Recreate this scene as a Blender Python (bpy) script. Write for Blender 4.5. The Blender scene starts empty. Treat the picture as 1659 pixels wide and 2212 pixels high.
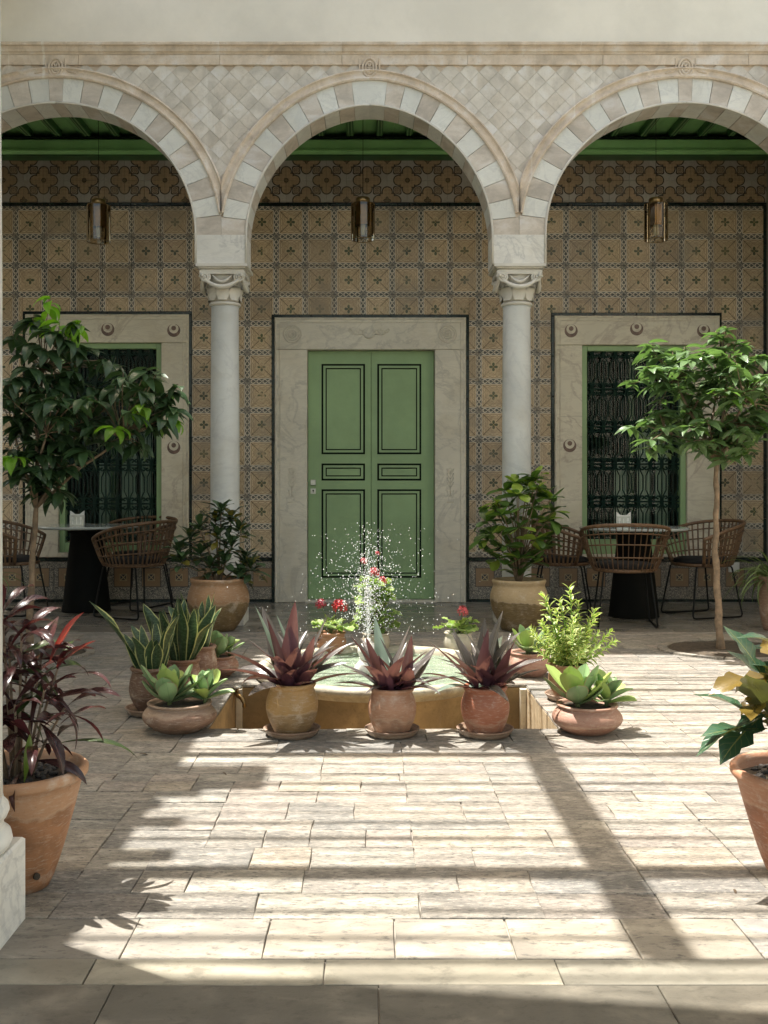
import bpy, math, random
from mathutils import Vector, Matrix, noise as mnoise
random.seed(7)
R = random.Random(11)
PI = math.pi
scene = bpy.context.scene
COL = scene.collection

# ------------------------------------------------------------------ camera
F, XV, YH, EYE = 2165.0, 798.0, 1045.0, 1.08      # focal length / vanishing point measured on a 1659 x 2212 print
cam = bpy.data.cameras.new('camera'); cam_o = bpy.data.objects.new('camera', cam); COL.objects.link(cam_o)
cam.sensor_fit = 'HORIZONTAL'; cam.sensor_width = 36; cam.lens = 36*F/1659
cam.shift_x = (829.5-XV)/1659; cam.shift_y = -(1106-YH)/1659
cam.clip_start = .05; cam.clip_end = 300
cam_o.location = (0, 0, EYE); cam_o.rotation_euler = (PI/2, 0, 0)
scene.camera = cam_o

# ------------------------------------------------------------------ sky, sun, exposure
SA, SB = .35, .20                                   # shadow shift per metre of height: to the right, towards the camera
w = bpy.data.worlds.new('World'); scene.world = w; w.use_nodes = True
nt = w.node_tree; bg = nt.nodes['Background']
sky = nt.nodes.new('ShaderNodeTexSky'); sky.sky_type = 'NISHITA'; sky.sun_disc = False
sky.sun_elevation = math.atan(1/math.hypot(SA, SB)); sky.sun_rotation = math.atan2(-SA, SB)
sky.dust_density = 3.0; sky.air_density = 1.0; sky.ozone_density = 1.0
tint = nt.nodes.new('ShaderNodeMix'); tint.data_type = 'RGBA'; tint.blend_type = 'MULTIPLY'; tint.inputs[0].default_value = 1
tint.inputs[7].default_value = (1.0, .90, .70, 1)                     # the picture's warm white balance
nt.links.new(sky.outputs[0], tint.inputs[6]); nt.links.new(tint.outputs[2], bg.inputs[0]); bg.inputs[1].default_value = .15
sun = bpy.data.lights.new('sun', 'SUN'); sun.energy = 3.3; sun.angle = math.radians(.42); sun.color = (1, .965, .90)
sun_o = bpy.data.objects.new('sun', sun); COL.objects.link(sun_o)
sun_o.rotation_euler = Vector((SA, -SB, -1)).to_track_quat('-Z', 'Y').to_euler(); sun_o.location = (-2, 5, 9)
scene.view_settings.view_transform = 'Standard'; scene.view_settings.look = 'None'
scene.view_settings.exposure = 1.9; scene.view_settings.gamma = 1; scene.view_settings.use_curve_mapping = False
scene.render.engine = 'CYCLES'
scene.cycles.max_bounces = 10; scene.cycles.diffuse_bounces = 6; scene.cycles.transparent_max_bounces = 16

def PX(px, D): return (px-XV)/F*D
def PZ(py, D): return EYE-(py-YH)/F*D
def DY(py): return F*EYE/(py-YH)

# ------------------------------------------------------------------ object helpers
def tag(o, label=None, cat=None, group=None, kind=None):
    if label: o['label'] = label
    if cat: o['category'] = cat
    if cat and not kind: o['kind'] = 'thing'
    if group: o['group'] = group
    if kind: o['kind'] = kind
    return o
def empty(name, loc, label=None, cat=None, group=None, rz=0):
    o = bpy.data.objects.new(name, None); COL.objects.link(o); o.location = loc; o.rotation_euler = (0, 0, rz)
    o.empty_display_size = .1
    return tag(o, label, cat, group)
def link(name, me, mat=None, parent=None, loc=None, mw=None):
    o = bpy.data.objects.new(name, me)
    if mat and (not me.materials): me.materials.append(mat)
    COL.objects.link(o)
    if parent: o.parent = parent
    if mw is not None: o.matrix_basis = mw
    elif loc is not None: o.location = loc
    return o
class MB:
    """collects verts / faces in world or local space and links them as ONE mesh object"""
    def __init__(s): s.v = []; s.f = []; s.uv = []
    def add(s, vs, fs):
        b = len(s.v); s.v += [tuple(p) for p in vs]; s.f += [tuple(i+b for i in f) for f in fs]; return s
    def box(s, x0, x1, y0, y1, z0, z1):
        return s.add([(x0,y0,z0),(x1,y0,z0),(x1,y1,z0),(x0,y1,z0),(x0,y0,z1),(x1,y0,z1),(x1,y1,z1),(x0,y1,z1)],
                     [(0,3,2,1),(4,5,6,7),(0,1,5,4),(1,2,6,5),(2,3,7,6),(3,0,4,7)])
    def bbox(s, x0, x1, y0, y1, z0, z1, b=.004, face='y'):
        """box whose front (-y) or top (z) face is bevelled"""
        if face == 'y':
            o = [(x0,y0+b,z0),(x1,y0+b,z0),(x1,y0+b,z1),(x0,y0+b,z1)]; i = [(x0+b,y0,z0+b),(x1-b,y0,z0+b),(x1-b,y0,z1-b),(x0+b,y0,z1-b)]
            k = [(x0,y1,z0),(x1,y1,z0),(x1,y1,z1),(x0,y1,z1)]
        else:
            o = [(x0,y0,z1-b),(x1,y0,z1-b),(x1,y1,z1-b),(x0,y1,z1-b)]; i = [(x0+b,y0+b,z1),(x1-b,y0+b,z1),(x1-b,y1-b,z1),(x0+b,y1-b,z1)]
            k = [(x0,y0,z0),(x1,y0,z0),(x1,y1,z0),(x0,y1,z0)]
        fs = [(8,9,10,11)]
        for a in range(4):
            c = (a+1) % 4; fs += [(4+a,4+c,8+c,8+a),(a,c,4+c,4+a)]
        return s.add(k+o+i, fs)
    def tube(s, pts, rad, n=6, cap=True, flat=1.0):
        pts = [Vector(p) for p in pts]; m = len(pts)
        rs = rad if hasattr(rad, '__len__') else [rad]*m
        t0 = (pts[1]-pts[0]).normalized()
        up = Vector((0,0,1)) if abs(t0.z) < .9 else Vector((1,0,0))
        a = t0.cross(up).normalized(); vs = []
        for i, p in enumerate(pts):
            t = (pts[min(i+1,m-1)]-pts[max(i-1,0)])
            t = t.normalized() if t.length > 1e-9 else t0
            a = (a-t*a.dot(t)); a = a.normalized() if a.length > 1e-6 else t.orthogonal().normalized()
            b = t.cross(a)
            for k in range(n):
                an = 2*PI*k/n; vs.append(p+(a*math.cos(an)+b*math.sin(an)*flat)*rs[i])
        fs = [(i*n+k, i*n+(k+1)%n, (i+1)*n+(k+1)%n, (i+1)*n+k) for i in range(m-1) for k in range(n)]
        if cap: fs += [tuple(range(n))[::-1], tuple((m-1)*n+k for k in range(n))]
        return s.add(vs, fs)
    def lathe(s, prof, c=(0,0,0), n=40, a0=0, wob=0, seed=0, cap=True):
        vs = []; m = len(prof)
        for i, (r, z) in enumerate(prof):
            for k in range(n):
                an = a0+2*PI*k/n
                rr = r*(1+wob*mnoise.noise(Vector((math.cos(an)*1.3+seed, math.sin(an)*1.3, z*6))))
                vs.append((c[0]+rr*math.cos(an), c[1]+rr*math.sin(an), c[2]+z))
        fs = [(i*n+k, i*n+(k+1)%n, (i+1)*n+(k+1)%n, (i+1)*n+k) for i in range(m-1) for k in range(n)]
        if cap and prof[0][0] > 0: fs.append(tuple(range(n))[::-1])
        if cap and prof[-1][0] > 0: fs.append(tuple((m-1)*n+k for k in range(n)))
        return s.add(vs, fs)
    def mesh(s, name, smooth=False, rnd=None):
        me = bpy.data.meshes.new(name); me.from_pydata(s.v, [], s.f)
        if smooth: me.polygons.foreach_set('use_smooth', [True]*len(me.polygons))
        if s.uv:
            l = me.uv_layers.new(name='UVMap')
            for lp in me.loops: l.data[lp.index].uv = s.uv[lp.vertex_index]
        if rnd is not None:
            a = me.attributes.new('rnd', 'FLOAT', 'FACE')
            a.data.foreach_set('value', rnd if hasattr(rnd, '__len__') else [rnd]*len(me.polygons))
        me.update(); return me
    def build(s, name, mat, parent=None, smooth=False, rnd=None, world=True):
        """verts in world space unless world=False; object origin is put at the parent's origin"""
        if parent and world:
            l = parent.location; s.v = [(a-l.x, b-l.y, c-l.z) for a, b, c in s.v]
        me = s.mesh(name, smooth, rnd)
        if smooth == 'auto': pass
        return link(name, me, mat, parent)
def smooth_angle(o, deg=35):
    me = o.data
    me.polygons.foreach_set('use_smooth', [True]*len(me.polygons))
    try: me.set_sharp_from_angle(angle=math.radians(deg))
    except Exception: pass
    return o

# ------------------------------------------------------------------ node expression helper
class G:
    """tiny wrapper so that shader maths can be written as python expressions"""
    def __init__(s, name):
        s.m = bpy.data.materials.new(name); s.m.use_nodes = True; s.t = s.m.node_tree
        s.bsdf = s.t.nodes['Principled BSDF']; s.out = s.t.nodes['Material Output']
    def put(s, sock, v):
        if isinstance(v, E): s.t.links.new(v.s, sock)
        elif isinstance(v, (tuple, list)): sock.default_value = tuple(v)+((1,) if len(v) == 3 and sock.type == 'RGBA' else ())
        else: sock.default_value = v
    def math(s, op, a, b=0, c=0, clamp=False):
        n = s.t.nodes.new('ShaderNodeMath'); n.operation = op; n.use_clamp = clamp
        s.put(n.inputs[0], a); s.put(n.inputs[1], b); s.put(n.inputs[2], c); return E(s, n.outputs[0])
    def mix(s, f, a, b, mode='MIX'):
        n = s.t.nodes.new('ShaderNodeMix'); n.data_type = 'RGBA'; n.blend_type = mode
        s.put(n.inputs[0], f); s.put(n.inputs[6], a); s.put(n.inputs[7], b); return E(s, n.outputs[2])
    def pos(s): return E(s, s.t.nodes.new('ShaderNodeNewGeometry').outputs['Position'])
    def back(s): return E(s, s.t.nodes.new('ShaderNodeNewGeometry').outputs['Backfacing'])
    def objc(s): return E(s, s.t.nodes.new('ShaderNodeTexCoord').outputs['Object'])
    def uv(s): return E(s, s.t.nodes.new('ShaderNodeTexCoord').outputs['UV'])
    def rand(s): return E(s, s.t.nodes.new('ShaderNodeObjectInfo').outputs['Random'])
    def attr(s, name):
        n = s.t.nodes.new('ShaderNodeAttribute'); n.attribute_name = name; return E(s, n.outputs['Fac'])
    def xyz(s, v):
        n = s.t.nodes.new('ShaderNodeSeparateXYZ'); s.put(n.inputs[0], v); return [E(s, n.outputs[i]) for i in range(3)]
    def vec(s, x, y, z):
        n = s.t.nodes.new('ShaderNodeCombineXYZ'); s.put(n.inputs[0], x); s.put(n.inputs[1], y); s.put(n.inputs[2], z); return E(s, n.outputs[0])
    def scale(s, v, sc):
        n = s.t.nodes.new('ShaderNodeVectorMath'); n.operation = 'MULTIPLY'; s.put(n.inputs[0], v); n.inputs[1].default_value = sc if hasattr(sc, '__len__') else (sc,)*3
        return E(s, n.outputs[0])
    def vadd(s, v, w_):
        n = s.t.nodes.new('ShaderNodeVectorMath'); n.operation = 'ADD'; s.put(n.inputs[0], v); s.put(n.inputs[1], w_); return E(s, n.outputs[0])
    def noise(s, v, sc=5, det=4, rough=.55, dist=0, out='Fac'):
        n = s.t.nodes.new('ShaderNodeTexNoise'); s.put(n.inputs['Vector'], v); n.inputs['Scale'].default_value = sc
        n.inputs['Detail'].default_value = det; n.inputs['Roughness'].default_value = rough; n.inputs['Distortion'].default_value = dist
        return E(s, n.outputs[out])
    def voro(s, v, sc=5, feat='F1', out=0):
        n = s.t.nodes.new('ShaderNodeTexVoronoi'); n.feature = feat; s.put(n.inputs['Vector'], v); n.inputs['Scale'].default_value = sc
        return E(s, n.outputs[out])
    def ramp(s, f, stops):
        n = s.t.nodes.new('ShaderNodeValToRGB'); s.put(n.inputs[0], f); el = n.color_ramp.elements
        while len(el) < len(stops): el.new(.5)
        for e, (p, c) in zip(el, stops):
            e.position = p; e.color = (c[0], c[1], c[2], 1) if hasattr(c, '__len__') else (c, c, c, 1)
        return E(s, n.outputs[0])
    def step(s, v, a, b):                          # smooth 0..1 from a to b
        n = s.t.nodes.new('ShaderNodeMapRange'); n.interpolation_type = 'SMOOTHSTEP'
        s.put(n.inputs[0], v); s.put(n.inputs[1], a); s.put(n.inputs[2], b); n.inputs[3].default_value = 0; n.inputs[4].default_value = 1
        return E(s, n.outputs[0])
    def line(s, v, wd):                            # 1 where |v| < wd
        return 1-s.step(v.abs(), wd*.6, wd*1.4)
    def done(s, col, rough=.6, bump=None, bs=.3, bd=.01, spec=.5, **kw):
        s.put(s.bsdf.inputs['Base Color'], col); s.put(s.bsdf.inputs['Roughness'], rough); s.bsdf.inputs['Specular IOR Level'].default_value = spec
        if bump is not None:
            n = s.t.nodes.new('ShaderNodeBump'); n.inputs['Strength'].default_value = bs; n.inputs['Distance'].default_value = bd
            s.put(n.inputs['Height'], bump); s.t.links.new(n.outputs[0], s.bsdf.inputs['Normal'])
        for k, v in kw.items(): s.put(s.bsdf.inputs[k.replace('_', ' ')], v)
        return s.m
class E:
    def __init__(s, g, sock): s.g = g; s.s = sock
    def __add__(s, o): return s.g.math('ADD', s, o)
    __radd__ = __add__
    def __sub__(s, o): return s.g.math('SUBTRACT', s, o)
    def __rsub__(s, o): return s.g.math('SUBTRACT', o, s)
    def __mul__(s, o): return s.g.math('MULTIPLY', s, o)
    __rmul__ = __mul__
    def __truediv__(s, o): return s.g.math('DIVIDE', s, o)
    def abs(s): return s.g.math('ABSOLUTE', s)
    def fract(s): return s.g.math('FRACT', s)
    def sin(s): return s.g.math('SINE', s)
    def cos(s): return s.g.math('COSINE', s)
    def max(s, o): return s.g.math('MAXIMUM', s, o)
    def min(s, o): return s.g.math('MINIMUM', s, o)
    def lt(s, o): return s.g.math('LESS_THAN', s, o)
    def gt(s, o): return s.g.math('GREATER_THAN', s, o)
    def pow(s, o): return s.g.math('POWER', s, o)
    def hyp(s, o): return s.g.math('SQRT', s*s+o*o)

# ------------------------------------------------------------------ materials
def m_plain(name, col, rough=.6, var=.12, sc=8, bs=.15, spec=.5, metal=0):
    g = G(name); p = g.pos() if 'plaster' in name or 'door' in name else g.objc(); n = g.noise(p, sc, 6, .65)
    c = g.mix(g.step(n, .3, .7), tuple(x*(1-var) for x in col), tuple(min(1, x*(1+var)) for x in col))
    return g.done(c, rough, g.noise(p, sc*6, 3), bs, .002, spec, Metallic=metal)
def m_marble(name, base, vein, amt=.5, sc=2.2, rough=.45, randomise=True):
    g = G(name); p = g.pos()
    if randomise: p = g.vadd(p, g.vec(g.rand()*37, g.rand()*17, g.rand()*23))
    wv = g.noise(p, sc, 6, .6, 1.2); d = (wv-.5).abs()
    v1 = 1-g.step(d, 0, .035)
    st = g.noise(g.scale(p, (1.2, 1.2, 3.5)), sc*1.8, 6, .65, .8)
    v2 = 1-g.step((st-.48).abs(), 0, .06)
    cl = g.noise(p, sc*.9, 4)
    c = g.mix(g.step(cl, .3, .75), base, tuple(x*.82 for x in base))
    c = g.mix((v1*.7+v2*.35)*amt, c, vein)
    sp = g.noise(p, 70, 4, .7); c = g.mix(g.step(sp, .55, .8)*.3, c, tuple(x*.6 for x in base)); c = g.mix(g.step(g.noise(g.pos(), 3.3, 5), .5, .72)*.3, c, (base[0]*.72, base[1]*.66, base[2]*.56))
    return g.done(c, rough, g.noise(p, 40, 6, .7)+st*.4, .2, .003)
def m_tile_main():
    g = G('painted_floral_tile'); x, y, z = g.xyz(g.pos()); P = TP
    wob = (g.noise(g.pos(), 3, 2)-.5)*.03
    u = ((x-TX0)/P+wob).fract()-.5; v = ((z-TZ0)/P+wob+40).fract()-.5
    au, av = u.abs(), v.abs(); mxv = au.max(av); mnv = au.min(av)
    rr = u.hyp(v); fade = g.noise(g.pos(), 2.6, 4, .6); fine = g.noise(g.pos(), 60, 4, .7)
    base = g.mix(g.step(g.noise(g.pos(), 9, 5), .3, .7), (.57,.42,.265), (.43,.315,.195))
    base = g.mix(g.rand()*.5, base, (.62,.47,.28))
    # ochre scroll outlines, diagonals
    sw = g.math('SINE', mnv*38)*.014
    c = g.mix(g.line(mxv-.345-sw, .007)*.7, base, (.10,.06,.03))
    c = g.mix(g.line(mxv-.322-sw, .009)*.8, c, (.78,.64,.42))
    c = g.mix(g.line(mxv-.29+sw*1.6, .007)*.5, c, (.16,.10,.05))
    c = g.mix(g.step(g.noise(g.pos(), 55, 3, .6, 1), .5, .6)*.22, c, (.16,.10,.05))
    c = g.mix(g.line(rr-.235-g.math('SINE', g.math('ARCTAN2', v, u)*8)*.03, .007)*.45, c, (.13,.08,.035))
    c = g.mix(g.line(au-av, .015)*g.step(rr, .1, .13)*g.step(g.noise(g.pos(), 2.1, 1), .30, .5)*.9, c, (.085,.06,.025))
    # flower
    th = g.math('ARCTAN2', v, u); c4 = (th*2).cos().abs(); d4 = (th*2).sin().abs()
    c = g.mix(g.line(rr-.105-c4*.075, .013)*.7, c, (.55,.46,.28))
    pet = g.step(c4.pow(.7)*.155-rr, 0, .012)
    c = g.mix(pet*g.step(g.noise(g.pos(), 11, 4), .36, .5)*.9, c, g.mix(g.rand(), (.018,.045,.022), (.05,.08,.025)))
    c = g.mix((1-g.step(rr, .012, .022)), c, (.45,.33,.12))
    # chain border: pale interlace over slate ground
    def chain(t, sx):
        s1 = (t*(2*PI*2.5)).sin()*.62; s2 = (t*(2*PI*2.5)).sin()*-.62
        l = g.line(sx-s1, .16).max(g.line(sx-s2, .16)); ov = g.line((t*5+.25).fract()-.5, .07)*g.line(sx, .5)
        return l.max(g.line(sx.abs()-.93, .10)).max(ov)
    bw = .105
    inb = g.step(mxv, .5-bw-.006, .5-bw+.006)
    isv = au.gt(av)
    sv = (u+.5).fract(); sv = (sv-g.step(sv, .49, .51))/bw
    sh = (v+.5).fract(); sh = (sh-g.step(sh, .49, .51))/bw
    pat = chain(v, sv)*isv+chain(u, sh)*(1-isv)
    slate = g.mix(g.rand(), (.06,.062,.06), (.13,.125,.11))
    pale = (.68,.60,.48)
    bc = g.mix(pat*.95, slate, pale)
    c = g.mix(g.line(mxv-(.5-bw)-g.math('SINE', mnv*26+1)*.010, .009)*.85, c, (.62,.52,.38))
    crn = g.step(mnv, .37, .43); bc = g.mix(crn*.7, bc, (.18,.17,.155))
    c = g.mix(inb*.97, c, bc)
    c = g.mix(g.step(fade, .50, .70)*.55, c, (.27,.235,.185)); c = g.mix(g.step(g.rand(), .80, .82)*.35, c, (.22,.16,.10))
    c = g.mix(g.step(fine, .5, .75)*.28, c, (.07,.05,.035))
    jv = g.rand(); c = g.mix(.55, c, g.mix(1, c, g.ramp(jv, [(0, .55), (.4, .95), (1, 1.0)]), 'MULTIPLY'))
    return g.done(c, g.ramp(fade, [(.3, .33), (.7, .5)]), pat*inb*.5+fine*.4+pet*.3, .25, .003)
def m_tile_frieze():
    g = G('painted_quatrefoil_tile'); x, y, z = g.xyz(g.pos()); P = FP*2
    a = (((x-FX0)/P).fract()-.5).abs(); b = (((z-FZ0)/P+10).fract()-.5).abs()
    def quat(a, b):
        l1 = (a-.215).hyp(b)-.125; l2 = a.hyp(b-.215)-.125; return l1.min(l2).min(a.max(b)-.175)
    q1 = quat(a, b); q2 = quat(.5-a, .5-b); q = q1.min(q2)
    ra = a-.25; rb = b-.25; rr = ra.hyp(rb); th = g.math('ARCTAN2', rb, ra)
    ros = rr-.088+(th*4).cos()*.018
    fine = g.noise(g.pos(), 50, 4, .7)
    hat = ((x*(2*PI/.0125)).sin().max((z*(2*PI/.0125)).sin()))
    band = g.mix(g.noise(g.pos(), 5, 4), (.33,.30,.275), (.46,.42,.38))
    ins = g.mix(g.step(hat, .2, .9)*.75, (.15,.09,.055), (.74,.54,.34))
    ins = g.mix(g.step(g.noise(g.pos(), 3, 3), .4, .65)*.5, ins, (.30,.21,.13))
    c = g.mix(g.step(q, -.004, .004), ins, band)
    c = g.mix(g.line(q, .014)*.97, c, (.018,.012,.012))
    rc = g.mix(g.line((rr*85+(th*4).cos()*.9).sin(), .42), (.11,.07,.05), (.60,.47,.35))
    c = g.mix(1-g.step(ros, .006, .012), c, rc)
    c = g.mix(g.line(ros-.012, .013), c, (.02,.014,.014))
    dd = (a*a.max(b)*0+a.hyp(b)); dm = dd.min((.5-a).hyp(.5-b)); an = g.math('ARCTAN2', b, a)
    st = dm-.066-(an*4).cos()*.018
    c = g.mix(g.line(st, .013)*.95, c, (.025,.018,.012)); c = g.mix(1-g.step(st, -.012, -.006), c, (.14,.10,.05))
    c = g.mix(g.rand()*.3, c, (.22,.165,.115)); c = g.mix(g.step(fine, .5, .78)*.3, c, (.06,.045,.035))
    return g.done(c, .36, fine*.5-g.line(q, .011)*.5, .25, .003)
def m_tile_dado():
    g = G('painted_dado_tile'); x, y, z = g.xyz(g.pos())
    u = ((x-TX0)/DP).fract()-.5; v = (z-DZC)/DP; au, av = u.abs(), v.abs(); mxv = au.max(av)
    fine = g.noise(g.pos(), 50, 4, .7)
    hat = (((x+z)*(2*PI/.016)).sin()*((x-z)*(2*PI/.016)).sin())
    c = g.mix(g.step(hat, -.1, .3)*.7, (.20,.12,.06), (.44,.28,.15))
    sc = g.noise(g.scale(g.pos(), (1, 1, 1)), 42, 2, .4, 2.5); scl = g.line(sc-.5, .045)
    bc = g.mix(scl, (.07,.07,.065), (.50,.44,.35))
    c = g.mix(g.step(mxv, .335, .35), c, bc); c = g.mix(g.line(mxv-.335, .012), c, (.03,.028,.03))
    inn = 1-g.step(mxv, .125, .135); xx = g.line(au-av, .022).max(g.line(mxv-.118, .012))
    c = g.mix(inn, c, g.mix(xx, g.mix(u.gt(v), (.02,.025,.04), (.07,.06,.05)), (.42,.33,.18)))
    c = g.mix(g.rand()*.3, c, (.15,.11,.075)); c = g.mix(g.step(fine, .5, .78)*.35, c, (.06,.045,.035))
    return g.done(c, .38, fine*.5+scl*.4, .25, .003)
def m_stone(name, cols, rnd='rnd', rough=.7, streak=(1, 1.5, 1), dark=.5, bs=.55, sc=6, bd=.006):
    """weathered stone whose tint comes from a per-piece random number"""
    g = G(name); p = g.pos(); r = g.attr(rnd) if rnd else g.rand()
    p = g.vadd(p, g.vec(r*31, r*53, r*11))
    n1 = g.noise(g.scale(p, streak), sc, 6, .62, .5); n2 = g.noise(g.scale(p, streak), sc*5, 6, .72, .3); n3 = g.noise(p, 90, 3, .7)
    k = len(cols); c = g.ramp(r, [(i/(k-1), cols[i]) for i in range(k)])
    c = g.mix(g.step(n1, .42, .68)*.5, c, tuple(x*.5 for x in cols[0]))
    c = g.mix(g.step(n1, .5, .3)*.45, c, tuple(min(.75, x*1.9) for x in cols[1]))
    if rough > .71 and not rnd:
        wp = g.pos(); dr = g.noise(g.scale(wp, (16, 1, .45)), 1, 4, .6); zn = g.noise(g.scale(wp, (1.1, 1, .3)), 1, 2)
        c = g.mix(g.step(dr, .62, .68)*g.step(zn, .48, .60)*.55, c, (.80,.77,.70)); c = g.mix(g.step(dr, .40, .30)*.22, c, tuple(x*.6 for x in cols[0]))
    pit = g.step(n2, .52, .66); c = g.mix(pit*dark, c, tuple(x*.42 for x in cols[0]))
    if rough > .7 and rnd: c = g.mix(g.step(n2, .46, .36)*.5, c, tuple(min(.7, x*1.75) for x in cols[1]))
    c = g.mix(g.step(n3, .55, .75)*.3, c, tuple(x*.4 for x in cols[0]))
    return g.done(c, rough, n2*-1.2+n3*-.3+n1*-.5, bs, bd)
def m_terracotta(name, top, low, edge=.5, glaze=0, amp=.35, seed=0):
    """clay with a wavy-edged tide mark at local height `edge`"""
    g = G(name); p = g.objc(); x, y, z = g.xyz(p)
    n = g.noise(g.vadd(p, g.vec(seed, seed*.7, 0)), 14, 5, .6, .6); n0 = g.noise(g.vadd(p, g.vec(seed, 3, 0)), 5, 3)
    n2 = g.noise(g.scale(p, (1, 1, 6)), 30, 4, .7)
    c = g.mix(g.step(n0, .3, .7), top, tuple(v*.8 for v in top))
    e = z-edge-(n0-.5)*amp*1.0-(n-.5)*amp*.35
    lc = g.mix(g.step(n, .35, .7), low, tuple(v*.7 for v in low))
    c = g.mix(1-g.step(e, -.004, .004), c, lc)
    c = g.mix(g.line(e, .006)*.22, c, (.55,.42,.30))
    c = g.mix(g.step(n2, .50, .70)*.35, c, (.60,.50,.40)); c = g.mix(g.step(g.noise(g.vadd(p, g.vec(seed*3, 1, 2)), 9, 6, .7), .54, .70)*.45, c, (.62,.54,.45))
    c = g.mix(g.step(g.noise(p, 80, 3, .8), .58, .72)*.4, c, tuple(v*.45 for v in low))
    return g.done(c, .62-glaze, n2*.8+g.noise(p, 60, 4), .35, .002)
def m_leaf(name, top, under=None, margin=None, mw=.8, veins=.5, tran=.25, rough=.38, bands=None, mid=None, var=.3, new=None, newp=.1):
    g = G(name); u_, v_, _ = g.xyz(g.uv()); a = (u_-.5).abs()*2
    r = g.rand()
    c = g.mix(r, tuple(x*(1-var) for x in top), tuple(x*(1+var) for x in top))
    n = g.noise(g.objc(), 25, 4, .6); c = g.mix(g.step(n, .4, .75)*.35, c, tuple(x*.55 for x in top))
    vn = g.line(((v_*9-a*1.6)).fract()-.5, .06)*veins
    ml = g.line(a, .05)
    mc = mid or tuple(min(1, x*2.2+.02) for x in top)
    c = g.mix(vn*.45, c, mc); c = g.mix(ml*.7, c, mc)
    if bands:
        bn = g.noise(g.vadd(g.scale(g.uv(), (1.2, 9, 1)), g.vec(r*20, r*9, 0)), 3, 4, .6)
        c = g.mix(g.step(bn, .45, .6)*.8, c, bands)
    if margin:
        e = a+(g.noise(g.objc(), 60, 2)-.5)*.12; c = g.mix(g.step(e, mw-.05, mw+.05), c, margin)
    if new: c = g.mix(r.gt(1-newp), c, new)
    if under: c = g.mix(g.back(), c, g.mix(r, under, tuple(x*1.5 for x in under)))
    g.done(c, rough, (vn+ml)*-1+n*.5, .4, .002)
    if tran:
        t = g.t.nodes.new('ShaderNodeBsdfTranslucent'); g.put(t.inputs[0], g.mix(1, c, (1.5,1.7,.8), 'MULTIPLY'))
        m = g.t.nodes.new('ShaderNodeMixShader'); m.inputs[0].default_value = tran
        g.t.links.new(g.bsdf.outputs[0], m.inputs[1]); g.t.links.new(t.outputs[0], m.inputs[2]); g.t.links.new(m.outputs[0], g.out.inputs[0])
    return g.m

YW = 9.17                      # tiled wall face
YA, YB = 7.65, 7.95            # arcade wall faces
TP = 62.5/F*YW; TX0 = PX(597, YW); TZ0 = PZ(636.5, YW)
FP = 43.6/F*YW; FX0 = PX(8, YW); FZ0 = PZ(390, YW)
DP = 60/F*YW; DZC = PZ(1247, YW)

M = {}  # gallery tile, marble, green paint and floor lightened in place of fill light
M['tile'] = m_tile_main(); M['frieze'] = m_tile_frieze(); M['dado'] = m_tile_dado()
M['listello'] = m_plain('dark_green_glaze', (.010,.018,.015), .22, .4, 20, .2)
M['grout'] = m_plain('wall_mortar', (.22,.19,.15), .9)
M['marble_warm'] = m_marble('cream_marble', (.70,.64,.50), (.34,.27,.21), .6, 1.7)
M['marble_door'] = m_marble('grey_marble', (.70,.65,.54), (.30,.28,.25), .45, 1.9)
M['marble_white'] = m_marble('white_marble', (.74,.72,.66), (.30,.30,.30), .45, 2.4)
M['shaft'] = m_marble('pale_grey_marble', (.62,.63,.61), (.40,.41,.42), .35, 2.0)
M['carved'] = m_marble('carved_marble', (.66,.63,.56), (.42,.38,.33), .25, 3)
M['voussoir_white'] = m_marble('white_voussoir_marble', (.72,.715,.655), (.48,.48,.46), .5, 3)
M['voussoir_beige'] = m_stone('beige_voussoir_stone', [(.55,.485,.41),(.60,.535,.455),(.53,.475,.41),(.62,.555,.475)], None, .7, (1,1,2), .12, .2, 4, .003)
M['diamond'] = m_stone('spandrel_stone', [(.60,.54,.455),(.635,.575,.49),(.60,.55,.475),(.67,.62,.54),(.56,.515,.45)], None, .75, (1,1,1), .15, .3, 5, .003)
M['cornice'] = m_stone('cornice_stone', [(.62,.51,.395),(.67,.56,.44),(.60,.50,.395)], None, .75, (1,1,1), .25, .35, 5, .004)
M['plaster'] = m_plain('courtyard_plaster', (.74,.70,.61), .85, .07, 1.6, .25)
M['green'] = m_plain('green_door_paint', (.26,.385,.185), .45, .10, 2, .08)
M['green_mid'] = m_plain('green_ceiling_paint', (.25,.50,.19), .45, .12, 3, .1)
M['green_dark'] = m_plain('dark_green_ceiling_paint', (.03,.10,.03), .4, .2, 3, .1)
M['black_line'] = m_plain('black_green_line_paint', (.002,.008,.003), .6, .2, 6, .05, .15)
M['iron'] = m_plain('dark_green_ironwork', (.010,.030,.021), .5, .2, 10, .1, .25)
M['paver'] = m_stone('worn_limestone_paver', [(.19,.178,.155),(.27,.24,.20),(.225,.21,.185),(.31,.265,.205),(.18,.177,.165),(.285,.24,.20),(.235,.22,.19),(.33,.30,.245)], 'rnd', .75, (.8,2.0,1), .95, .8, 11, .006)
M['border'] = m_stone('limestone_border_slab', [(.235,.212,.18),(.285,.25,.195),(.215,.20,.18)], 'rnd', .65, (.8,1.8,1), .85, .6, 6, .004)
M['smooth'] = m_stone('polished_border_slab', [(.225,.205,.16),(.26,.235,.18),(.21,.195,.158)], 'rnd', .42, (1,1.5,1), .5, .3, 3, .002)
M['gallery'] = m_stone('polished_gallery_slab', [(.21,.19,.155),(.25,.225,.185),(.19,.175,.15)], 'rnd', .26, (1,1.5,1), .12, .06, 2.2, .002)
M['nearslab'] = m_stone('shaded_floor_slab', [(.118,.106,.082),(.138,.123,.096),(.110,.100,.080)], 'rnd', .4, (1,1.5,1), .5, .25, 5, .003)
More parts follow.
